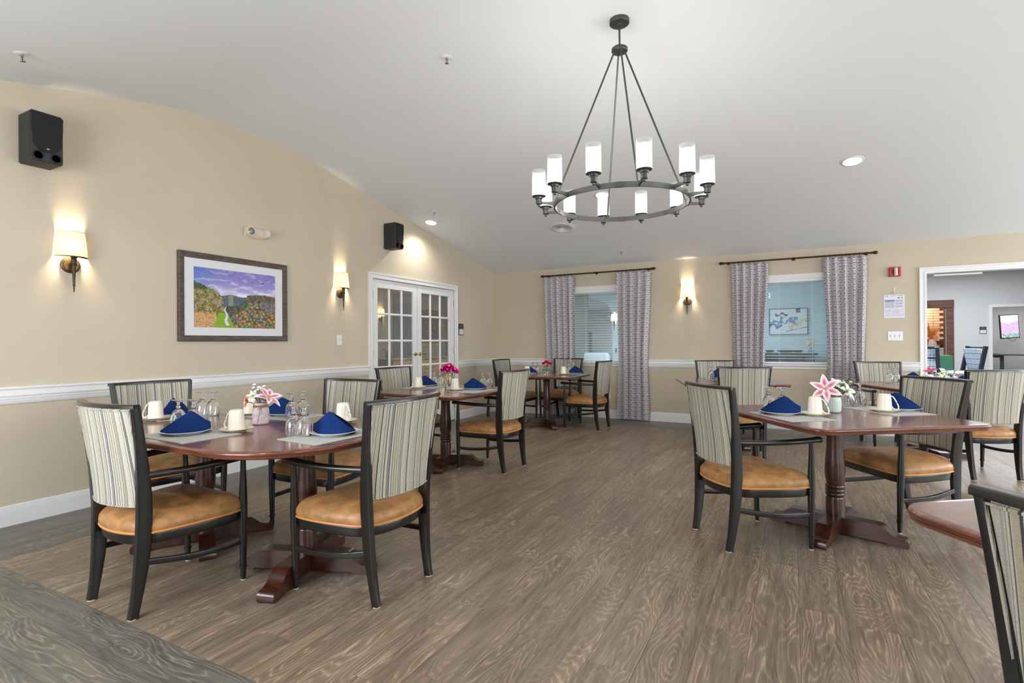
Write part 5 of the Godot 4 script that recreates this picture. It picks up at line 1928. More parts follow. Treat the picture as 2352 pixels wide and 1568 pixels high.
func build_wall_things() -> void:
	var toroom := PI / 2        # local +z turned to world +x
	sconce("bronze torch sconce with lit white shade, leftmost, below the large speaker", V(LX, 1.797, -1.860), toroom)
	sconce("bronze torch sconce with lit white shade between the picture and the French doors", V(LX, 1.800, -4.458), toroom)
	sconce("bronze torch sconce with lit white shade between the two curtained windows", V(-1.352, 1.800, BZ), 0.0)
	speaker("large black wall speaker near the ceiling at the far left", -1.659, 2.624, 0.180, 0.338, 0.19)
	speaker("smaller black wall speaker above the French doors, second sconce at its left", -5.283, 2.596, 0.158, 0.330, 0.20)
	# framed print
	var t := thing("framed_picture", "framed autumn river gorge print with a wide white mat on the left wall", "picture", V(LX, 1.6325, -3.163), toroom)
	var b := MB.new()
	var fr := [Vector2(0.0, 0.0), Vector2(0.0, 0.024), Vector2(-0.006, 0.030), Vector2(-0.014, 0.030), Vector2(-0.020, 0.026), Vector2(-0.044, 0.020), Vector2(-0.052, 0.016), Vector2(-0.052, 0.0)]
	b.molding([V(0.549, -0.394, 0), V(0.549, 0.394, 0), V(-0.549, 0.394, 0), V(-0.549, -0.394, 0)], fr, V(0, 0, 1), true)
	var fm := tri_tex(mat(rgb(108, 93, 84), 0.6), T.grain, Vector3(3, 3, 3))
	part("frame", b, fm, t)
	b = MB.new()
	b.box(V(0, 0, 0.007), V(1.00, 0.69, 0.006))
	part("picture_mat", b, mat(rgb(226, 224, 226), 0.85), t)
	b = MB.new()
	flat_print(b, 0.824, 0.536, 0.0106)
	var m := mat(Color.WHITE, 0.7)
	m.albedo_texture = make_gorge_print()
	part("print", b, m, t)
	# emergency light
	t = thing("emergency_light", "beige twin-head emergency light above the framed picture", "emergency light", V(LX, 2.300, -3.355), toroom)
	var em := mat(rgb(222, 212, 192), 0.5)
	b = MB.new()
	b.thr = 0.5
	var rg := []
	for q in [[-0.112, 0.030, 0.014], [-0.105, 0.046, 0.024], [-0.06, 0.055, 0.044], [0.0, 0.056, 0.052], [0.06, 0.054, 0.044], [0.105, 0.046, 0.024], [0.112, 0.030, 0.014]]:
		var r := PackedVector3Array()
		for k in 17:
			var a := PI * k / 16
			r.append(V(q[0], cos(a) * q[1], sin(a) * q[2]))
		rg.append(r)
	b.loft(rg)
	part("housing", b, em, t)
	for s in [-1, 1]:
		var hd := MB.new()
		var bs := Basis(Vector3(1, 0, 0), PI / 2) if s < 0 else Basis(Vector3(0, 0, 1), -PI / 2 + 0.2) 
		var at := V(s * 0.082, 0.0, 0.036) if s < 0 else V(0.085, 0.0, 0.036)
		hd.lathe([Vector2(0.040, 0.0), Vector2(0.044, 0.016), Vector2(0.046, 0.032), Vector2(0.042, 0.036), Vector2(0.036, 0.034)], 24, Transform3D(bs, at), true)
		var ho := part("lamp_head", hd, em, t)
		var ln := MB.new()
		ln.lathe([Vector2(0.036, 0.0345), Vector2(0.028, 0.039), Vector2(0.012, 0.041), Vector2(0.0, 0.0415)], 20, Transform3D(bs, at))
		part("lens", ln, mat(rgb(150, 148, 142), 0.2, 0.3), ho)
		ln = MB.new()
		for k in 8:
			var a := TAU * k / 8
			ln.box(at + bs * V(cos(a) * 0.024, 0.041, sin(a) * 0.024), V(0.009, 0.003, 0.004), 0.0, bs * Basis(Vector3.UP, -a))
		part("lens_rib", ln, M.dark, ho)
	b = MB.new()
	b.ball(V(0.02, -0.034, 0.044), V(0.005, 0.005, 0.004), 8, 5)
	part("indicator_lamp", b, glow(Color(1.0, 0.18, 0.12), 1.6), t)
	wall_plate("single white light switch on the left wall, left of the French doors", "light switch", V(LX, 1.252, -4.440), toroom, 0.072, 0.118, 1)
	wall_plate("white triple light switch left of the wide doorway", "light switch", V(1.149, 1.258, BZ), 0.0, 0.155, 0.114, 3)
	wall_plate("white outlet plate low on the back wall, left of the long curtain", "outlet", V(-2.575, 0.345, BZ), 0.0, 0.072, 0.118, 0, true)
	room_sign("small dark and white room sign right of the French doors", V(LX, 1.423, -6.987), toroom)
	# fire alarm strobe
	t = thing("fire_alarm", "red fire alarm strobe above the notice, left of the doorway", "fire alarm", V(1.147, 2.061, BZ))
	b = MB.new()
	b.box(V(0, 0, 0.018), V(0.120, 0.118, 0.036), 0.004)
	part("housing", b, mat(rgb(186, 32, 40), 0.4), t)
	b = MB.new()
	b.lathe([Vector2(0.038, 0.0), Vector2(0.036, 0.002), Vector2(0.0, 0.003)], 20, Transform3D(Basis(Vector3(1, 0, 0), PI / 2), V(0.004, 0, 0.036)))
	part("sounder", b, mat(rgb(92, 20, 34), 0.5), t)
	b = MB.new()
	b.box(V(0.009, 0, 0.046), V(0.034, 0.100, 0.024), 0.008)
	var st := part("strobe", b, mat(rgb(232, 228, 218), 0.2), t)
	b = MB.new()
	for k in 4: b.box(V(0.006, 0.034 - 0.022 * k, 0.0585), V(0.006, 0.012, 0.0012))
	part("letter_mark", b, mat(rgb(120, 116, 112), 0.6), st)
	# hook and notice
	t = thing("adhesive_hook", "small clear-white adhesive hook stuck above the notice", "hook", V(1.142, 1.833, BZ))
	b = MB.new()
	b.box(V(0.003, 0.016, 0.002), V(0.018, 0.05, 0.004), 0.0015, Basis(Vector3(0, 0, 1), -0.1))
	b.taper([V(-0.002, -0.018, 0.004), V(-0.003, -0.034, 0.006), V(-0.003, -0.040, 0.014), V(-0.003, -0.032, 0.02)], [0.008, 0.008, 0.006, 0.004], 8, V(1, 0, 0))
	part("hook", b, mat(rgb(224, 216, 198), 0.3), t)
	b = MB.new()
	b.box(V(0, 0, 0.0015), V(0.214, 0.290, 0.003), 0.0006)
	t = thing("posted_notice", "printed white notice sheet on the back wall above the triple switch", "notice", V(1.140, 1.630, BZ))
	part("sheet", b, mat(rgb(228, 227, 236), 0.6), t)
	b = MB.new()
	flat_print(b, 0.210, 0.286, 0.0034)
	m = mat(Color.WHITE, 0.6)
	m.albedo_texture = make_notice_print()
	part("print", b, m, t)
	# curtains
	curtain_rod("bronze curtain rod over the left window", -3.70, -1.80, [-3.60, -3.545, -3.475, -3.40, -3.345, -3.27, -3.21, -3.155, -2.375, -2.315, -2.245, -2.17, -2.125, -2.04, -1.955, -1.90])
	curtain_rod("bronze curtain rod over the right window", -0.905, 0.970, [-0.71, -0.65, -0.60, -0.55, -0.50, -0.445, -0.39, -0.33, 0.395, 0.45, 0.51, 0.575, 0.62, 0.665, 0.72, 0.775, 0.84])
	curtain_panel("chevron curtain panel at the left of the left window, behind the red carnations", -3.635, -3.105, -3.595, -3.095, -3.600, -3.060, 5.0, 0.4)
	curtain_panel("chevron curtain panel at the right of the left window, hanging clear to the floor", -2.392, -1.880, -2.372, -1.930, -2.395, -1.905, 4.5, 2.0)
	curtain_panel("chevron curtain panel at the left of the right window", -0.735, -0.275, -0.718, -0.325, -0.72, -0.31, 5.0, 3.4)
	curtain_panel("chevron curtain panel at the right of the right window", 0.378, 0.858, 0.418, 0.830, 0.40, 0.84, 5.0, 5.2)

func build_ceiling_things() -> void:
	# chandelier
	var at := V(-0.965, 0, -3.31)
	var t := thing("chandelier", "large black ring chandelier with twelve lit glass cylinders", "chandelier", at)
	var top := ceil_y(at.z)
	var b := MB.new()
	b.thr = 0.6
	b.lathe([Vector2(0.0, -0.034), Vector2(0.014, -0.034), Vector2(0.016, -0.028), Vector2(0.058, -0.027), Vector2(0.0635, -0.022), Vector2(0.0635, 0.001), Vector2(0.0, 0.001)], 36, Transform3D(Basis(), V(0, top, 0)))
	for s in [-1, 1]: b.ball(V(s * 0.027, top - 0.028, s * 0.012), V(0.0035, 0.003, 0.0035), 8, 4)
	part("canopy", b, M.iron, t)
	b = MB.new()
	b.lathe([Vector2(0.0065, 3.09), Vector2(0.0065, top - 0.03)], 10)
	part("rod", b, M.iron, t)
	b = MB.new()
	b.thr = 0.6
	b.lathe([Vector2(0.0, 3.074), Vector2(0.044, 3.074), Vector2(0.0515, 3.080), Vector2(0.0515, 3.098), Vector2(0.044, 3.104), Vector2(0.0, 3.104)], 28)
	part("hub", b, M.iron, t)
	var face := atan2(-at.z, -at.x) + 0.02   # direction toward the camera
	var R := 0.4255
	b = MB.new()
	b.thr = 0.6
	b.lathe([Vector2(R - 0.004, 2.081), Vector2(R + 0.004, 2.081), Vector2(R + 0.004, 2.112), Vector2(R - 0.004, 2.112), Vector2(R - 0.004, 2.081)], 72, Transform3D(), false)
	b.fix(0)
	var ring := part("ring", b, M.iron, t)
	b = MB.new()
	for k in 4:
		var a := face + deg_to_rad(-15.0 + 90.0 * k + 15.0)
		b.box(V(cos(a) * R, 2.0965, sin(a) * R), V(0.013, 0.033, 0.05), 0.002, Basis(Vector3.UP, -a))
	part("clamp", b, M.iron, ring)
	for k in 4:
		var a := face + deg_to_rad(-14.0 + 90.0 * k)
		b = MB.new()
		var d := V(cos(a), 0, sin(a))
		b.tube([d * 0.034 + V(0, 3.078, 0), d * (R + 0.002) + V(0, 2.108, 0)], 0.0058, 8)
		b.ball(d * 0.036 + V(0, 3.074, 0), V(0.009, 0.009, 0.009), 8, 5)
		part("stay_rod", b, M.iron, t)
	var g := MB.new()
	g.thr = 0.5
	g.lathe([Vector2(0.0435, 0.0), Vector2(0.0445, 0.002), Vector2(0.0445, 0.165), Vector2(0.0430, 0.166), Vector2(0.0425, 0.165), Vector2(0.0425, 0.002), Vector2(0.0435, 0.0)], 28, Transform3D(), false)
	var gm := g.mesh()
	g = MB.new()
	g.lathe([Vector2(0.0, 0.006), Vector2(0.027, 0.006), Vector2(0.0275, 0.02), Vector2(0.0275, 0.140), Vector2(0.025, 0.143), Vector2(0.0, 0.143)], 20)
	var im := g.mesh()
	g = MB.new()
	g.thr = 0.6
	g.lathe([Vector2(0.0, -0.066), Vector2(0.006, -0.064), Vector2(0.009, -0.058), Vector2(0.009, -0.052), Vector2(0.0195, -0.048), Vector2(0.0195, -0.018), Vector2(0.024, -0.016), Vector2(0.024, -0.002), Vector2(0.044, 0.0), Vector2(0.044, 0.003), Vector2(0.0, 0.004)], 20)
	var sm := g.mesh()
	var RL := 0.528
	for k in 12:
		var a := face + deg_to_rad(15.0 + 30.0 * k)
		var d := V(cos(a), 0, sin(a))
		b = MB.new()
		b.thr = 0.6
		b.sweep([d * (R + 0.003) + V(0, 2.0965, 0), d * (R + 0.03) + V(0, 2.099, 0), d * (RL - 0.015) + V(0, 2.102, 0)], PackedVector2Array([Vector2(-1, -1), Vector2(1, -1), Vector2(1, 1), Vector2(-1, 1)]), [Vector2(0.004, 0.0125), Vector2(0.004, 0.010), Vector2(0.004, 0.007)])
		b.box(d * (R - 0.001) + V(0, 2.0965, 0), V(0.012, 0.026, 0.030), 0.002, Basis(Vector3.UP, -a))
		var arm := part("lamp_arm", b, M.iron, t)
		var c := d * RL + V(0, 2.142, 0)
		part_mesh("socket", sm, M.iron, arm).position = c
		part_mesh("glass_shade", gm, M.pane, arm).position = c
		part_mesh("lamp_tube", im, M.lamp_white, arm).position = c
		omni(c + V(0, 0.075, 0), 0.034, Color(1.0, 0.985, 0.96), 0.025, t)
	# recessed lights: those in view, then unseen ones placed to brighten the room
	for q in [[-4.38, -5.856, "lit round ceiling light beside the smaller wall speaker"], [0.515, -5.817, "lit round ceiling light right of the chandelier"], [-1.896, -5.779, "lit round ceiling light seen through the chandelier ring"], [2.95, -5.8, "unseen ceiling light past the right edge by the doorway, placed to light the room"], [2.95, -1.2, "unseen ceiling light past the right edge above the nearest chair, placed to light the room"], [0.515, -0.9, "unseen ceiling light to the right above and behind the camera, placed to light the room"], [-1.9, -0.35, "unseen ceiling light to the left above and behind the camera, placed to light the room"]]:
		var y := ceil_y(q[1])
		var nn := ceil_n(q[1])
		var bs := facing(nn)
		var p := V(q[0], y, q[1])
		var c := thing("recessed_light", q[2], "ceiling light", p, 0.0, "recessed ceiling lights")
		b = MB.new()
		b.thr = 0.6
		b.lathe([Vector2(0.074, 0.003), Vector2(0.078, 0.007), Vector2(0.094, 0.004), Vector2(0.097, -0.001), Vector2(0.097, -0.004), Vector2(0.074, -0.004)], 36, Transform3D(bs, Vector3.ZERO))
		part("trim_ring", b, M.white, c)
		b = MB.new()
		b.lathe([Vector2(0.0, 0.010), Vector2(0.05, 0.009), Vector2(0.074, 0.003), Vector2(0.074, -0.002), Vector2(0.0, -0.002)], 32, Transform3D(bs, Vector3.ZERO))
		part("lamp_disc", b, M.can_disc, c)
		spot(p + nn * 0.03, V(0, -1, 0), 0.55, Color(1.0, 0.985, 0.95), 72.0, 0.06)
	# round air diffuser
	var vz := -6.50
	t = thing("ceiling_vent", "round white ceiling air vent with concentric rings, left under the chandelier", "vent", V(-2.690, ceil_y(vz), vz))
	var vb := facing(ceil_n(vz))
	b = MB.new()
	b.thr = 0.6
	b.lathe([Vector2(0.120, 0.002), Vector2(0.128, 0.012), Vector2(0.150, 0.008), Vector2(0.180, 0.002), Vector2(0.182, -0.001), Vector2(0.120, -0.001)], 40, Transform3D(vb, Vector3.ZERO))
	part("flange", b, M.white, t)
	for k in 4:
		b = MB.new()
		var r := 0.026 + 0.027 * k
		b.thr = 0.6
		b.lathe([Vector2(r, 0.001), Vector2(r + 0.013, 0.014), Vector2(r + 0.016, 0.013), Vector2(r + 0.004, 0.0)], 32, Transform3D(vb, V(0, -0.004, 0)))
		part("vane_ring", b, M.white, t)
	b = MB.new()
	b.lathe([Vector2(0.0, 0.012), Vector2(0.020, 0.010), Vector2(0.022, 0.004), Vector2(0.0, 0.002)], 20, Transform3D(vb, V(0, -0.002, 0)))
	part("centre_disc", b, M.white, t)
	b = MB.new()
	b.lathe([Vector2(0.0, 0.0012), Vector2(0.122, 0.0012), Vector2(0.122, -0.001), Vector2(0.0, -0.001)], 32, Transform3D(vb, Vector3.ZERO))
	part("throat", b, mat(rgb(70, 70, 70), 0.8), t)
	# sprinklers
	for q in [[-4.071, -1.388, "ceiling sprinkler at the far left above the large speaker"], [-2.19, -3.13, "ceiling sprinkler near the top, left of the chandelier"], [-4.113, -5.575, "ceiling sprinkler just above the small round ceiling light"], [-2.189, -7.522, "ceiling sprinkler near the back wall under the chandelier"], [1.30, -2.60, "ceiling sprinkler at the upper right"]]:
		var n := ceil_n(q[1])
		var s := thing("ceiling_sprinkler", q[2], "sprinkler", V(q[0], ceil_y(q[1]), q[1]), 0.0, "ceiling sprinklers")
		var sb := Transform3D(facing(n), Vector3.ZERO)
		b = MB.new()
		b.thr = 0.6
		b.lathe([Vector2(0.0, 0.006), Vector2(0.014, 0.007), Vector2(0.030, 0.005), Vector2(0.037, 0.001), Vector2(0.037, -0.001), Vector2(0.0, -0.001)], 24, sb)
		part("escutcheon", b, M.plastic, s)
		b = MB.new()
		b.lathe([Vector2(0.010, 0.004), Vector2(0.010, 0.018), Vector2(0.006, 0.022), Vector2(0.0, 0.022)], 12, sb)
		for k in [-1, 1]: b.tube([sb * V(k * 0.008, 0.016, 0), sb * V(k * 0.012, 0.030, 0), sb * V(k * 0.003, 0.045, 0)], 0.0018, 6)
		b.lathe([Vector2(0.0, 0.045), Vector2(0.014, 0.046), Vector2(0.014, 0.0475), Vector2(0.0, 0.0475)], 16, sb)
		part("sprinkler_head", b, M.steel, s)
		b = MB.new()
		b.tube([sb * V(0, 0.022, 0), sb * V(0, 0.044, 0)], 0.0025, 6)
		part("fuse_bulb", b, M.dark, s)

func build_beyond() -> void:
	build_private_room()
	build_lobby()
	build_hall()
	for nm in [["exterior_ground", 0]]:
		var b := MB.new()
		b.box(V(0, -0.45, 0), V(120, 0.3, 120))
		struct("exterior_ground", b, mat(rgb(120, 126, 104), 0.95))

func shell_box(called: String, x0: float, x1: float, y0: float, y1: float, z0: float, z1: float, m: Material) -> void:
	var b := MB.new()
	b.box(V((x0 + x1) / 2, (y0 + y1) / 2, (z0 + z1) / 2), V(x1 - x0, y1 - y0, z1 - z0))
	struct(called, b, m)

func build_private_room() -> void:
	# the dim room behind the French doors
	var d := mat(rgb(92, 84, 76), 0.8)
	shell_box("floor_private_room", -8.8, LX - 0.13, -0.12, 0.0, -13.0, -3.0, d)
	shell_box("ceiling_private_room", -8.9, LX - 0.14, 2.72, 2.82, -13.1, -2.9, M.ceiling)
	shell_box("wall_private_far", -8.84, -8.70, 0.0, 2.72, -13.0, -3.0, M.room_wall)
	shell_box("wall_private_near", -8.7, LX - 0.14, 0.0, 2.72, -3.14, -3.0, M.room_wall)
	shell_box("wall_private_end", -8.7, LX - 0.14, 0.0, 2.72, -13.0, -12.86, M.room_wall)
	shell_box("wall_private_side", LX - 0.14, LX - 0.02, 0.0, 2.72, -13.0, -8.20, M.room_wall)
	sconce("dim bronze torch sconce seen through the left French door", V(-8.70, 1.80, -9.60), PI / 2, 0.10)
	omni(V(-6.8, 2.5, -9.6), 0.42, Color(1.0, 0.86, 0.68), 0.1)  # light out of view, no fixture drawn, placed to brighten this room
	# dark drapes behind the doors
	var dm := tri_tex(mat(rgb(104, 92, 82), 0.95), T.weave, Vector3(3, 3, 3))
	for q in [[-11.0, -10.05, "dark brown drape on the far wall, seen through the left French door"]]:
		var t := thing("drape", q[2], "curtain", V(-8.655, 0, (q[0] + q[1]) / 2))
		var b := MB.new()
		b.thr = 0.3
		var r0 := PackedVector3Array()
		var rings := []
		for y in [0.05, 1.0, 1.9, 2.45]:
			var r := PackedVector3Array()
			var w: float = q[1] - q[0]
			for k in 49: r.append(V(0.035 * sin(k * 0.9) + 0.01, y, -w / 2 + w * k / 48))
			for k in 49: r.append(V(0.035 * sin((48 - k) * 0.9) + 0.004, y, -w / 2 + w * (48 - k) / 48))
			rings.append(r)
		b.loft(rings)
		part("cloth", b, dm, t)
	# picture in a pale wooden frame
	var p := thing("framed_picture", "dark print in a pale wooden frame, seen through the right French door", "picture", V(-8.70, 1.66, -11.58), PI / 2)
	var fb := MB.new()
	var fr := [Vector2(0.0, 0.0), Vector2(0.0, 0.03), Vector2(-0.09, 0.02), Vector2(-0.09, 0.0)]
	fb.molding([V(0.50, -0.54, 0), V(0.50, 0.54, 0), V(-0.50, 0.54, 0), V(-0.50, -0.54, 0)], fr, V(0, 0, 1), true)
	part("frame", fb, M.maple, p)
	fb = MB.new()
	flat_print(fb, 0.84, 0.92, 0.008)
	var pm := mat(Color.WHITE, 0.6)
	pm.albedo_texture = make_dark_print()
	part("print", fb, pm, p)
	# low maple sideboard along the far wall
	var t := thing("sideboard", "long maple sideboard on the far wall behind the French doors", "sideboard", V(-8.33, 0, -10.7), PI / 2)
	var b := MB.new()
	b.box(V(0, 0.43, 0), V(3.0, 0.78, 0.44), 0.006)
	part("body", b, M.maple, t)
	b = MB.new()
	b.box(V(0, 0.835, 0.01), V(3.08, 0.035, 0.50), 0.008)
	part("top", b, M.maple, t)
	for k in 4:
		b = MB.new()
		b.box(V(-1.125 + 0.75 * k, 0.36, 0.226), V(0.70, 0.52, 0.018), 0.004)
		var dr := part("door", b, M.maple, t)
		b = MB.new()
		b.ball(V(-1.125 + 0.75 * k + 0.30, 0.40, 0.245), V(0.012, 0.012, 0.012), 8, 5)
		part("knob", b, M.brass, dr)
		b = MB.new()
		b.box(V(-1.125 + 0.75 * k, 0.72, 0.226), V(0.70, 0.14, 0.018), 0.004)
		var dw := part("drawer", b, M.maple, t)
		b = MB.new()
		b.ball(V(-1.125 + 0.75 * k, 0.72, 0.245), V(0.012, 0.012, 0.012), 8, 5)
		part("knob", b, M.brass, dw)
	# tall maple cabinet at the right
	t = thing("tall_cabinet", "tall pale wood cabinet edge at the right of the right French door", "cabinet", V(-8.30, 0, -12.46), PI / 2)
	b = MB.new()
	b.box(V(0, 1.13, 0), V(0.42, 2.26, 0.62), 0.008)
	part("body", b, M.maple, t)
	b = MB.new()
	b.box(V(0, 1.60, 0.318), V(0.36, 1.2, 0.018), 0.004)
	part("door", b, M.maple, t)
	b = MB.new()
	b.box(V(0, 0.50, 0.318), V(0.36, 0.86, 0.018), 0.004)
	part("door", b, M.maple, t)
	# oval-backed chair
	t = thing("oval_back_chair", "dark wood chair with an arched upholstered back behind the French doors", "chair", V(-6.55, 0, -7.86), 2.2)
	var dk := mat(rgb(58, 38, 28), 0.35)
	b = MB.new()
	var arch := []
	for k in 25:
		var a := PI * (-0.22 + 1.44 * k / 24)
		arch.append(V(cos(a) * 0.25, 0.735 + sin(a) * 0.27, -0.22 - 0.05 * sin(a)))
	b.tube(arch, 0.026, 10, false, V(0, 0, 1))
	part("back_frame", b, dk, t)
	b = MB.new()
	b.ball(V(0, 0.735, -0.235), V(0.225, 0.245, 0.028), 20, 10)
	part("backrest", b, mat(rgb(120, 110, 96), 0.9), t)
	b = MB.new()
	b.loft([rrect(0.50, 0.48, 0.08, 0.40), rrect(0.52, 0.50, 0.09, 0.43), rrect(0.50, 0.48, 0.09, 0.475, 0.01), rrect(0.50, 0.48, 0.09, 0.485, 0.06)])
	part("seat_cushion", b, mat(rgb(120, 110, 96), 0.9), t)
	for sx in [-1, 1]:
		for sz in [-1, 1]:
			b = MB.new()
			b.taper([V(sx * 0.22, 0, sz * 0.22), V(sx * 0.215, 0.2, sz * 0.215), V(sx * 0.21, 0.56 if sz < 0 else 0.42, sz * 0.21)], [0.014, 0.020, 0.024], 8)
			part("leg", b, dk, t)
	# orange flower on the sideboard
	t = thing("orange_flowers", "orange dried flowers in a dark pot at the left of the left French door", "flower", V(-7.9, 0.853, -9.22))
	b = MB.new()
	b.lathe([Vector2(0.0, 0.0), Vector2(0.05, 0.0), Vector2(0.07, 0.06), Vector2(0.05, 0.14), Vector2(0.0, 0.14)], 16)
	part("pot", b, dk, t)
	b = MB.new()
	for k in 20: b.ball(V(rng.randf_range(-0.08, 0.08), 0.17 + rng.randf_range(-0.03, 0.06), rng.randf_range(-0.08, 0.08)), V(0.022, 0.018, 0.022), 6, 4)
	part("bloom", b, mat(rgb(206, 130, 52), 0.8), t)
	t.position = V(-8.30, 0.853, -9.42)

func build_lobby() -> void:
	var y := 2.72
	shell_box("floor_lobby", LX - 0.02, 1.33, -0.12, 0.0, -20.2, BZ - 0.14, mat(rgb(150, 146, 140), 0.6))
	shell_box("ceiling_lobby", LX - 0.02, 1.33, y, y + 0.1, -13.3, BZ - 0.14, M.ceiling)
	shell_box("wall_lobby_partition", 1.31, 1.45, 0.0, 3.12, -12.64, BZ - 0.14, M.lobby_wall)
	shell_box("wall_lobby_picture", -2.5, 1.31, 0.0, y, -12.64, -12.5, M.lobby_wall)
	shell_box("wall_lobby_return", -2.64, -2.5, 0.0, y, -13.44, -12.5, M.lobby_wall)
	# wall with the arch, on the left; its jamb stands at x = -4.16
	var b := MB.new()
	var o := PackedVector2Array([Vector2(-2.64, 0), Vector2(-2.64, y), Vector2(-8.7, y), Vector2(-8.7, 0), Vector2(-6.5, 0), Vector2(-6.5, 2.02)])
	var arcn := 20
	for k in range(1, arcn):
		var a := PI - PI * k / arcn
		o.append(Vector2(-5.33 + 1.17 * cos(a), 2.02 + 0.42 * sin(a)))
	o.append(Vector2(-4.16, 2.02)); o.append(Vector2(-4.16, 0))
	b.poly(o, V(0, 0, -13.44), V(1, 0, 0), V(0, 1, 0), V(0, 0, 0.14))
	struct("wall_lobby_arch", b, M.lobby_wall)
	shell_box("wall_library_far", -9.0, -2.5, 0.0, 2.44, -20.04, -19.9, mat(rgb(196, 204, 200), 0.8))
	shell_box("ceiling_library", -9.0, -2.5, 2.44, 2.54, -20.0, -13.44, mat(rgb(196, 198, 204), 0.9))
	shell_box("floor_library", -9.0, LX - 0.03, -0.12, 0.0, -20.0, -13.1, mat(rgb(150, 146, 140), 0.6))
	shell_box("wall_library_left", -9.14, -9.0, 0.0, 2.44, -20.0, -13.0, M.lobby_wall)
	shell_box("wall_library_right", -2.6, -2.46, 0.0, 2.44, -20.0, -13.44, M.lobby_wall)
	# paneled door beside the arch
	var root := struct_root("door_3", "pale panelled door seen through the left window")
	root.position = V(-4.06, 0, -13.29)
	b = MB.new()
	b.box(V(-0.03, 0.98, 0.02), V(0.07, 1.96, 0.03), 0.004)
	b.box(V(0.345, 0.98, 0.02), V(0.07, 1.96, 0.03), 0.004)
	b.box(V(0.158, 1.955, 0.02), V(0.445, 0.07, 0.03), 0.004)
	part("door_casing", b, M.white, root)
	b = MB.new()
	b.box(V(0.158, 0.96, 0.012), V(0.31, 1.92, 0.03), 0.003)
	part("door_panel", b, M.white, root)
	for s in [[0.45, 0.60], [1.30, 0.86]]:
		b = MB.new()
		b.box(V(0.158, s[0], 0.028), V(0.19, s[1], 0.008), 0.003)
		part("raised_panel", b, M.white, root)
	b = MB.new()
	b.ball(V(0.045, 0.95, 0.06), V(0.026, 0.026, 0.026), 10, 6)
	b.box(V(0.045, 1.0, 0.03), V(0.04, 0.08, 0.012), 0.003)
	part("door_handle", b, M.dark_bronze, root)
	room_sign("small dark room sign beside the pale door, seen through the left window", V(-3.60, 1.42, -13.30), 0.0)
	# lit lamp shape by the arch
	sconce("lit lamp shape by the arch, seen in the left window", V(-4.06, 1.70, -13.30), 0.0, 0.26)
	# dark open bookcase with an ornament
	var t := thing("bookcase", "dark open bookcase seen through the left window blind", "bookcase", V(-7.25, 0, -18.6))
	var dk := mat(rgb(58, 56, 56), 0.5)
	for x in [-0.62, 0.26, 0.62]:
		b = MB.new()
		b.box(V(x, 0.79, 0), V(0.06, 1.58, 0.32), 0.003)
		part("upright", b, dk, t)
	for yy in [0.12, 0.48, 0.86, 1.23, 1.575]:
		b = MB.new()
		b.box(V(0, yy, 0), V(1.30, 0.04, 0.34), 0.003)
		part("shelf", b, dk, t)
	b = MB.new()
	b.box(V(0, 0.8, -0.165), V(1.26, 1.56, 0.012))
	part("back_panel", b, mat(rgb(150, 152, 150), 0.7), t)
	t = thing("leaf_ornament", "tall dark openwork leaf ornament on top of the bookcase", "ornament", V(-7.0, 1.597, -18.55))
	b = MB.new()
	b.lathe([Vector2(0.0, 0.0), Vector2(0.10, 0.0), Vector2(0.10, 0.02), Vector2(0.02, 0.04), Vector2(0.012, 0.16)], 16)
	part("base", b, dk, t)
	b = MB.new()
	for k in 10:
		var a := PI * k / 10
		var pts := []
		for q in 13:
			var u := q / 12.0
			var w := 0.085 * sin(PI * pow(u, 0.8))
			pts.append(V(cos(a * 2.0) * w, 0.15 + 0.55 * u, sin(a * 2.0) * w * 0.5))
		b.tube(pts, 0.008, 5)
	for u in [0.2, 0.35, 0.5, 0.65]:
		var r := []
		for q in 12: r.append(V(cos(TAU * q / 12) * 0.085 * sin(PI * pow(u, 0.8)), 0.15 + 0.55 * u, sin(TAU * q / 12) * 0.045 * sin(PI * pow(u, 0.8))))
		b.tube(r, 0.008, 5, true)
	part("leaf_cage", b, dk, t)
	t = thing("block_calendar", "dark arched stand with white block calendar on the bookcase shelf", "calendar", V(-7.02, 0.88, -18.50))
	b = MB.new()
	b.box(V(0, 0.05, 0), V(0.28, 0.10, 0.10), 0.01)
	b.box(V(0, 0.27, 0), V(0.28, 0.05, 0.10), 0.01)
	b.ball(V(0, 0.295, 0), V(0.11, 0.07, 0.04), 14, 8)
	part("stand", b, dk, t)
	for s in [-1, 1]:
		b = MB.new()
		b.box(V(s * 0.06, 0.17, 0.01), V(0.112, 0.14, 0.09), 0.006)
		var bl := part("number_block", b, M.white, t)
		b = MB.new()
		if s < 0:
			b.tube([V(-0.10, 0.22, 0.057), V(-0.07, 0.13, 0.057), V(-0.035, 0.22, 0.057)], 0.005, 5)
		else:
			b.tube([V(0.035, 0.21, 0.057), V(0.085, 0.21, 0.057), V(0.055, 0.12, 0.057)], 0.005, 5)
		part("numeral", b, M.dark, bl)
	for k in 5:
		b = MB.new()
		b.box(V(0, 0.12 - 0.01 * (k % 2), 0), V(0.045, 0.24 - 0.02 * (k % 2), 0.18), 0.003, Basis(Vector3(0, 0, 1), 0.0 if k < 4 else 0.25))
		solo("shelf_book", b, mat([rgb(60, 62, 66), rgb(200, 196, 188), rgb(96, 92, 88), rgb(176, 160, 138), rgb(214, 206, 190)][k], 0.7), ["charcoal book at the left end of the bookcase shelf", "off-white book on the bookcase shelf, second from left", "grey book in the middle of the row on the bookcase shelf", "tan book on the bookcase shelf, second from right", "cream book leaning at the right end of the shelf row"][k], "book", V(-7.70 + 0.055 * k, 0.883, -18.52), 0.0, "books on the bookcase shelf")
	# white armchair backs below the window
	b = MB.new()
	b.thr = 0.5
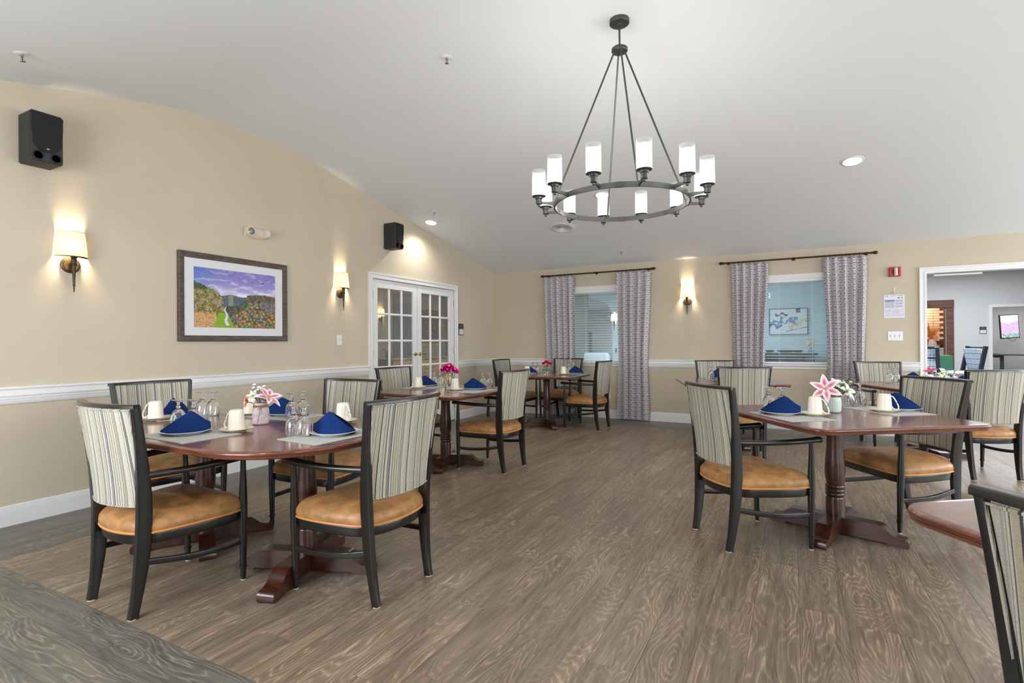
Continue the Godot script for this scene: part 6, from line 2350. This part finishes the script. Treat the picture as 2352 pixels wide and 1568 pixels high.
	b.loft([rrect(0.62, 0.16, 0.06, 0.30), rrect(0.66, 0.18, 0.07, 0.55), rrect(0.64, 0.17, 0.07, 0.90), rrect(0.58, 0.12, 0.06, 0.95, 0.01)])
	t = thing("lobby_armchair", "white upholstered armchair back low in the left window", "armchair", V(-4.12, 0, -12.0), 0.0)
	part("backrest", b, mat(rgb(232, 234, 236), 0.9), t)
	b = MB.new()
	b.loft([rrect(0.66, 0.62, 0.06, 0.12), rrect(0.68, 0.64, 0.07, 0.42), rrect(0.64, 0.60, 0.07, 0.46, 0.01)], true, true, Transform3D(Basis(), V(0, 0, -0.30)))
	part("seat", b, mat(rgb(226, 228, 230), 0.9), t)
	# painting above the console
	t = thing("framed_painting", "blue and white abstract painting behind the right window blind", "picture", V(-0.06, 1.615, -12.5))
	b = MB.new()
	var fr := [Vector2(0.0, 0.0), Vector2(0.0, 0.035), Vector2(-0.012, 0.035), Vector2(-0.012, 0.0)]
	b.molding([V(0.362, -0.278, 0), V(0.362, 0.278, 0), V(-0.362, 0.278, 0), V(-0.362, -0.278, 0)], fr, V(0, 0, 1), true)
	part("frame", b, mat(rgb(64, 66, 74), 0.5), t)
	b = MB.new()
	flat_print(b, 0.71, 0.54, 0.02)
	var am := mat(Color.WHITE, 0.6)
	am.albedo_texture = make_abstract_print()
	part("canvas", b, am, t)
	t = thing("console_table", "long dark console table under the abstract painting", "table", V(0.02, 0, -12.25))
	b = MB.new()
	b.box(V(-0.10, 0.935, 0), V(1.10, 0.035, 0.40), 0.004)
	part("table_top", b, dk, t)
	for yy in [0.86, 0.80, 0.74]:
		b = MB.new()
		b.box(V(-0.16, yy, 0), V(0.78, 0.016, 0.34), 0.002)
		part("shelf", b, dk, t)
	for x in [-0.56, 0.36]:
		b = MB.new()
		b.box(V(x, 0.46, 0), V(0.05, 0.92, 0.36), 0.004)
		part("leg", b, dk, t)
	for q in [[-0.40, 0.08, "small dark dish at the left on the console table"], [-0.10, 0.17, "wide dark bowl with foliage in the middle of the console table"], [0.12, 0.09, "small dark dish right of the wide bowl on the console table"]]:
		b = MB.new()
		b.lathe([Vector2(0.0, 0.0), Vector2(q[1] * 0.5, 0.0), Vector2(q[1] * 0.9, 0.035), Vector2(q[1], 0.06), Vector2(q[1] * 0.9, 0.06), Vector2(0.0, 0.03)], 20)
		solo("dish", b, mat(rgb(52, 70, 76), 0.4), q[2], "dish", V(q[0] - 0.0, 0.953, -12.22))
	t = thing("cream_orchid", "cream flowers in a small pot at the right end of the console table", "flower", V(0.345, 0.953, -12.22))
	b = MB.new()
	b.lathe([Vector2(0.0, 0.0), Vector2(0.045, 0.0), Vector2(0.055, 0.08), Vector2(0.0, 0.078)], 16)
	part("pot", b, mat(rgb(150, 164, 172), 0.5), t)
	b = MB.new()
	for k in 26: b.ball(V(rng.randf_range(-0.06, 0.06), 0.21 + rng.randf_range(-0.09, 0.09), rng.randf_range(-0.05, 0.05)), V(0.026, 0.02, 0.026), 6, 4)
	part("bloom", b, mat(rgb(230, 214, 190), 0.8), t)
	b = MB.new()
	for k in 4: b.tube([V(0, 0.07, 0), V(rng.randf_range(-0.03, 0.03), 0.2, 0.0)], 0.003, 5)
	part("stem", b, M.stem, t)

func build_hall() -> void:
	var y := 3.02
	var gm := mat(rgb(178, 173, 166), 0.35)
	gm.albedo_texture = T.plank
	var b := MB.new()
	var x := 1.46
	while x < 8.4:
		b.quad_uv(V(x, 0, BZ - 0.14), V(x + 1.26, 0, BZ - 0.14), V(x + 1.26, 0, -19.6), V(x, 0, -19.6), Vector2(0, 0), Vector2(0, 1), Vector2(4.7, 1), Vector2(4.7, 0))
		x += 1.26
	b.box(V(4.9, -0.06, -13.9), V(6.9, 0.11, 11.6))
	b.quad_uv(V(1.46, -0.001, BZ), V(4.0, -0.001, BZ), V(4.0, -0.001, BZ - 0.15), V(1.46, -0.001, BZ - 0.15), Vector2(0, 0), Vector2(1, 0), Vector2(1, 0.1), Vector2(0, 0.1))
	struct("floor_hall", b, gm)
	shell_box("ceiling_hall", 1.3, 8.4, y, y + 0.1, -19.8, BZ - 0.14, M.ceiling)
	shell_box("wall_hall_near", RX + 0.1, 8.3, 0.0, y, BZ - 0.14, BZ - 0.02, M.hall_wall)
	shell_box("wall_hall_right", 8.2, 8.34, 0.0, y, -19.8, BZ - 0.1, M.hall_wall)
	shell_box("wall_hall_left", 1.30, 1.44, 0.0, y, -19.8, -12.6, M.hall_wall)
	# far wall: a dark-wood framed opening on the left, a white cased opening on the right
	b = MB.new()
	var z := -17.79
	for s in [[1.44, 2.30, 0.0, y], [3.62, 4.566, 0.0, y], [2.30, 3.62, 2.055, y], [4.566, 6.6, 2.035, y], [6.6, 8.2, 0.0, y]]:
		b.box(V((s[0] + s[1]) / 2, (s[2] + s[3]) / 2, z), V(s[1] - s[0], s[3] - s[2], 0.13))
	struct("wall_hall_far", b, M.hall_wall)
	b = MB.new()
	b.box(V(2.96, 2.158, -17.70), V(1.66, 0.205, 0.06), 0.008)
	b.box(V(3.710, 1.03, -17.70), V(0.15, 2.055, 0.05), 0.006)
	b.box(V(2.22, 1.03, -17.70), V(0.15, 2.055, 0.05), 0.006)
	b.box(V(3.612, 1.03, -17.79), V(0.02, 2.055, 0.14))
	struct("trim_brown_frame", b, M.brown_wood)
	b = MB.new()
	var cas := [Vector2(-0.002, -0.002), Vector2(-0.002, 0.014), Vector2(0.05, 0.018), Vector2(0.066, 0.018), Vector2(0.066, -0.002)]
	b.molding([V(6.6, 0, -17.725), V(6.6, 2.036, -17.725), V(4.566, 2.036, -17.725), V(4.566, 0, -17.725)], cas, V(0, 0, 1))
	b.box(V(4.560, 1.02, -17.79), V(0.014, 2.04, 0.14))
	struct("trim_hall_casing", b, M.trim)
	room_sign("small dark and white room sign on the grey wall beyond the doorway", V(4.381, 1.445, -17.725), 0.0)
	# kitchen behind the brown frame: subway tile
	shell_box("wall_kitchen_side", 3.98, 4.10, 0.0, 2.5, -20.0, -17.86, M.white)
	shell_box("ceiling_kitchen", 1.6, 4.1, 2.44, 2.54, -20.0, -17.86, M.ceiling)
	var tm := mat(rgb(236, 228, 220), 0.25)
	var bk := MB.new()
	bk.box(V(2.85, 1.22, -19.30), V(2.26, 2.44, 0.08))
	var wt := struct("wall_kitchen_tiled", bk, mat(rgb(104, 88, 76), 0.9))
	var tile := MB.new()
	tile.box(Vector3.ZERO, V(0.292, 0.068, 0.012), 0.003)
	var tl := tile.mesh()
	for r in 20:
		for c in 4:
			var o := part_mesh("tile", tl, tm, wt)
			o.position = V(3.80 - 0.30 * c - (0.15 if r % 2 else 0.0), 0.95 + r * 0.076, -19.255)
	b = MB.new()
	b.box(V(2.9, 0.46, -18.96), V(2.1, 0.92, 0.44), 0.004)
	var t := thing("kitchen_counter", "pale counter with dark splash shelf behind the brown door frame", "counter", Vector3.ZERO)
	part("body", b, mat(rgb(224, 228, 236), 0.5), t)
	b = MB.new()
	b.box(V(2.9, 0.94, -18.96), V(2.10, 0.04, 0.50), 0.006)
	part("counter_top", b, mat(rgb(232, 234, 240), 0.3), t)
	b = MB.new()
	b.box(V(2.9, 1.12, -19.10), V(2.0, 0.11, 0.20), 0.006)
	t = thing("dark_tray", "dark brown tray shelf with red apples against the white tiles", "tray", Vector3.ZERO)
	part("tray", b, mat(rgb(92, 44, 36), 0.5), t)
	var ap := [V(3.50, 1.20, -19.0), V(3.57, 1.20, -19.02), V(3.64, 1.20, -19.0), V(3.56, 1.235, -19.05), V(3.62, 1.235, -19.04)]
	for k in ap.size():
		b = MB.new()
		b.ball(V(0, 0, 0), V(0.045, 0.042, 0.045), 12, 8)
		solo("apple", b, mat(rgb(206, 54, 62), 0.35), ["leftmost red apple in the bottom row of the tray", "middle red apple in the bottom row of the tray", "rightmost red apple in the bottom row of the tray", "left red apple of the upper row in the tray", "right red apple of the upper row in the tray"][k], "apple", ap[k], 0.0, "red apples in the tray")
	# vase with dried grass
	t = thing("grass_vase", "tall pale vase of golden dried grass in front of the brown frame", "vase", V(3.55, 0.961, -18.86))
	b = MB.new()
	b.lathe([Vector2(0.0, 0.0), Vector2(0.09, 0.0), Vector2(0.10, 0.05), Vector2(0.10, 0.17), Vector2(0.06, 0.25), Vector2(0.0, 0.26)], 20)
	part("vase_body", b, mat(rgb(206, 206, 212), 0.35), t)
	b = MB.new()
	for k in 46:
		var a := rng.randf_range(-1.25, 0.75)
		var l := rng.randf_range(0.34, 0.55)
		var e := V(sin(a) * l * 0.75, 0.25 + cos(a * 0.75) * l, rng.randf_range(-0.12, 0.12))
		b.taper([V(0, 0.22, 0), e * V(0.45, 0.62, 0.5) + V(0, 0.06, 0), e], [0.004, 0.007, 0.002], 5)
	part("dried_grass", b, mat(rgb(198, 138, 52), 0.8), t)
	b = MB.new()
	b.box(V(0.06, 0.30, 0.09), V(0.10, 0.15, 0.004), 0.0, Basis(Vector3(0, 0, 1), 0.2))
	part("gift_tag", b, mat(rgb(236, 150, 146), 0.7), t)
	# counter-height chairs and table
	var fm := mat(rgb(24, 44, 52), 0.35)
	var pm := tri_tex(mat(Color.WHITE, 0.9), make_plaid_texture(), Vector3(3, 3, 3))
	for q in [[2.30, -10.60, -1.25, "dark green counter chair with plaid back, right one beyond the doorway"], [2.05, -11.40, 2.6, "dark green counter chair with plaid back, middle one beyond the doorway"], [1.78, -9.90, 2.75, "dark green counter chair at the left edge of the doorway"]]:
		t = thing("counter_chair", q[3], "chair", V(q[0], 0, q[1]), q[2], "plaid counter chairs beyond the doorway")
		for sx in [-1, 1]:
			b = MB.new()
			b.sweep([V(sx * 0.20, 0, -0.22), V(sx * 0.20, 0.66, -0.19), V(sx * 0.20, 1.10, -0.28)], PackedVector2Array([Vector2(-1, -1), Vector2(1, -1), Vector2(1, 1), Vector2(-1, 1)]), [Vector2(0.020, 0.024)], V(0, 0, 1))
			part("rear_leg", b, fm, t)
			b = MB.new()
			b.box(V(sx * 0.20, 0.33, 0.20), V(0.038, 0.66, 0.038), 0.004)
			part("front_leg", b, fm, t)
		for yy in [0.72, 0.94, 1.08]:
			b = MB.new()
			b.box(V(0, yy, -0.19 - 0.2 * (yy - 0.66)), V(0.38, 0.022, 0.022), 0.003)
			part("back_slat", b, fm, t)
		b = MB.new()
		b.box(V(0, 0.90, -0.235), V(0.35, 0.34, 0.03), 0.008, Basis(Vector3(1, 0, 0), 0.2))
		part("back_pad", b, pm, t)
		b = MB.new()
		b.box(V(0, 0.645, 0), V(0.42, 0.03, 0.44), 0.004)
		part("seat_frame", b, mat(rgb(150, 140, 128), 0.6), t)
		b = MB.new()
		b.box(V(0, 0.685, 0), V(0.42, 0.05, 0.44), 0.02)
		part("seat_cushion", b, mat(rgb(226, 228, 236), 0.8), t)
		for yy in [0.20, 0.40]:
			b = MB.new()
			b.box(V(0, yy, 0.20), V(0.38, 0.024, 0.022), 0.003)
			b.box(V(0.20, yy, 0), V(0.022, 0.024, 0.40), 0.003)
			b.box(V(-0.20, yy, 0), V(0.022, 0.024, 0.40), 0.003)
			part("foot_rail", b, fm, t)
	b = MB.new()
	b.box(V(0, 0.45, 0), V(0.30, 0.90, 0.36), 0.008)
	solo("green_cabinet", b, mat(rgb(66, 128, 102), 0.5), "green cabinet end behind the plaid counter chairs", "cabinet", V(2.62, 0, -13.2))
	# nook with a swivelled television and a folding table
	shell_box("wall_nook_back", 4.2, 7.2, 0.0, 2.5, -20.5, -20.36, M.hall_wall)
	shell_box("wall_nook_left", 4.42, 4.56, 0.0, 2.5, -20.4, -17.86, M.hall_wall)
	shell_box("wall_nook_right", 6.7, 6.84, 0.0, 2.5, -20.4, -17.86, M.hall_wall)
	shell_box("ceiling_nook", 4.4, 7.0, 2.44, 2.54, -20.5, -17.86, M.ceiling)
	shell_box("floor_nook", 1.4, 8.3, -0.12, -0.002, -20.5, -19.5, gm)
	t = thing("wall_television", "swivelled television showing a lavender field, far right beyond the doorway", "television", V(5.30, 1.56, -19.2), 0.35)
	b = MB.new()
	b.box(V(0, 0, 0), V(0.47, 0.66, 0.04), 0.006, Basis(Vector3(0, 0, 1), 0.06))
	part("case", b, M.dark, t)
	b = MB.new()
	flat_print(b, 0.43, 0.61, 0.0)
	var sm := glow(Color.WHITE, 1.0)
	sm.albedo_color = Color(0.02, 0.02, 0.02)
	sm.emission_texture = make_lavender_screen()
	sm.emission_operator = BaseMaterial3D.EMISSION_OP_MULTIPLY
	sm.roughness = 0.2
	var so := part("screen", b, sm, t)
	so.position = V(0, 0, 0.0215)
	so.rotation.z = 0.06
	b = MB.new()
	for yy in [-0.03, 0.05]: b.tube([V(0.1, yy, -0.02), V(0.5, yy - 0.02, -0.5), V(0.62, yy - 0.02, -1.1)], 0.014, 6)
	b.box(V(0.62, 0.0, -1.12), V(0.24, 0.34, 0.04), 0.004)
	part("wall_bracket", b, M.dark, t)
	b = MB.new()
	b.tube([V(-0.02, -0.32, 0), V(0.04, -0.40, 0), V(0.13, -0.41, 0), V(0.17, -0.34, 0)], 0.005, 5)
	part("cable", b, M.dark, t)
	t = thing("folding_table", "grey folding table on column legs under the television", "table", V(5.75, 0, -19.3))
	var grey := mat(rgb(92, 92, 94), 0.5)
	b = MB.new()
	b.box(V(0, 0.775, 0), V(1.60, 0.03, 0.62), 0.004)
	part("table_top", b, mat(rgb(70, 70, 72), 0.5), t)
	for sx in [-0.58, 0.58]:
		b = MB.new()
		b.tube([V(sx, 0.04, 0), V(sx, 0.76, 0)], 0.045, 12, false, V(1, 0, 0))
		b.box(V(sx, 0.02, 0), V(0.08, 0.04, 0.56), 0.008)
		b.ball(V(sx - 0.12, 0.755, 0), V(0.14, 0.06, 0.10), 12, 6)
		part("leg", b, grey, t)
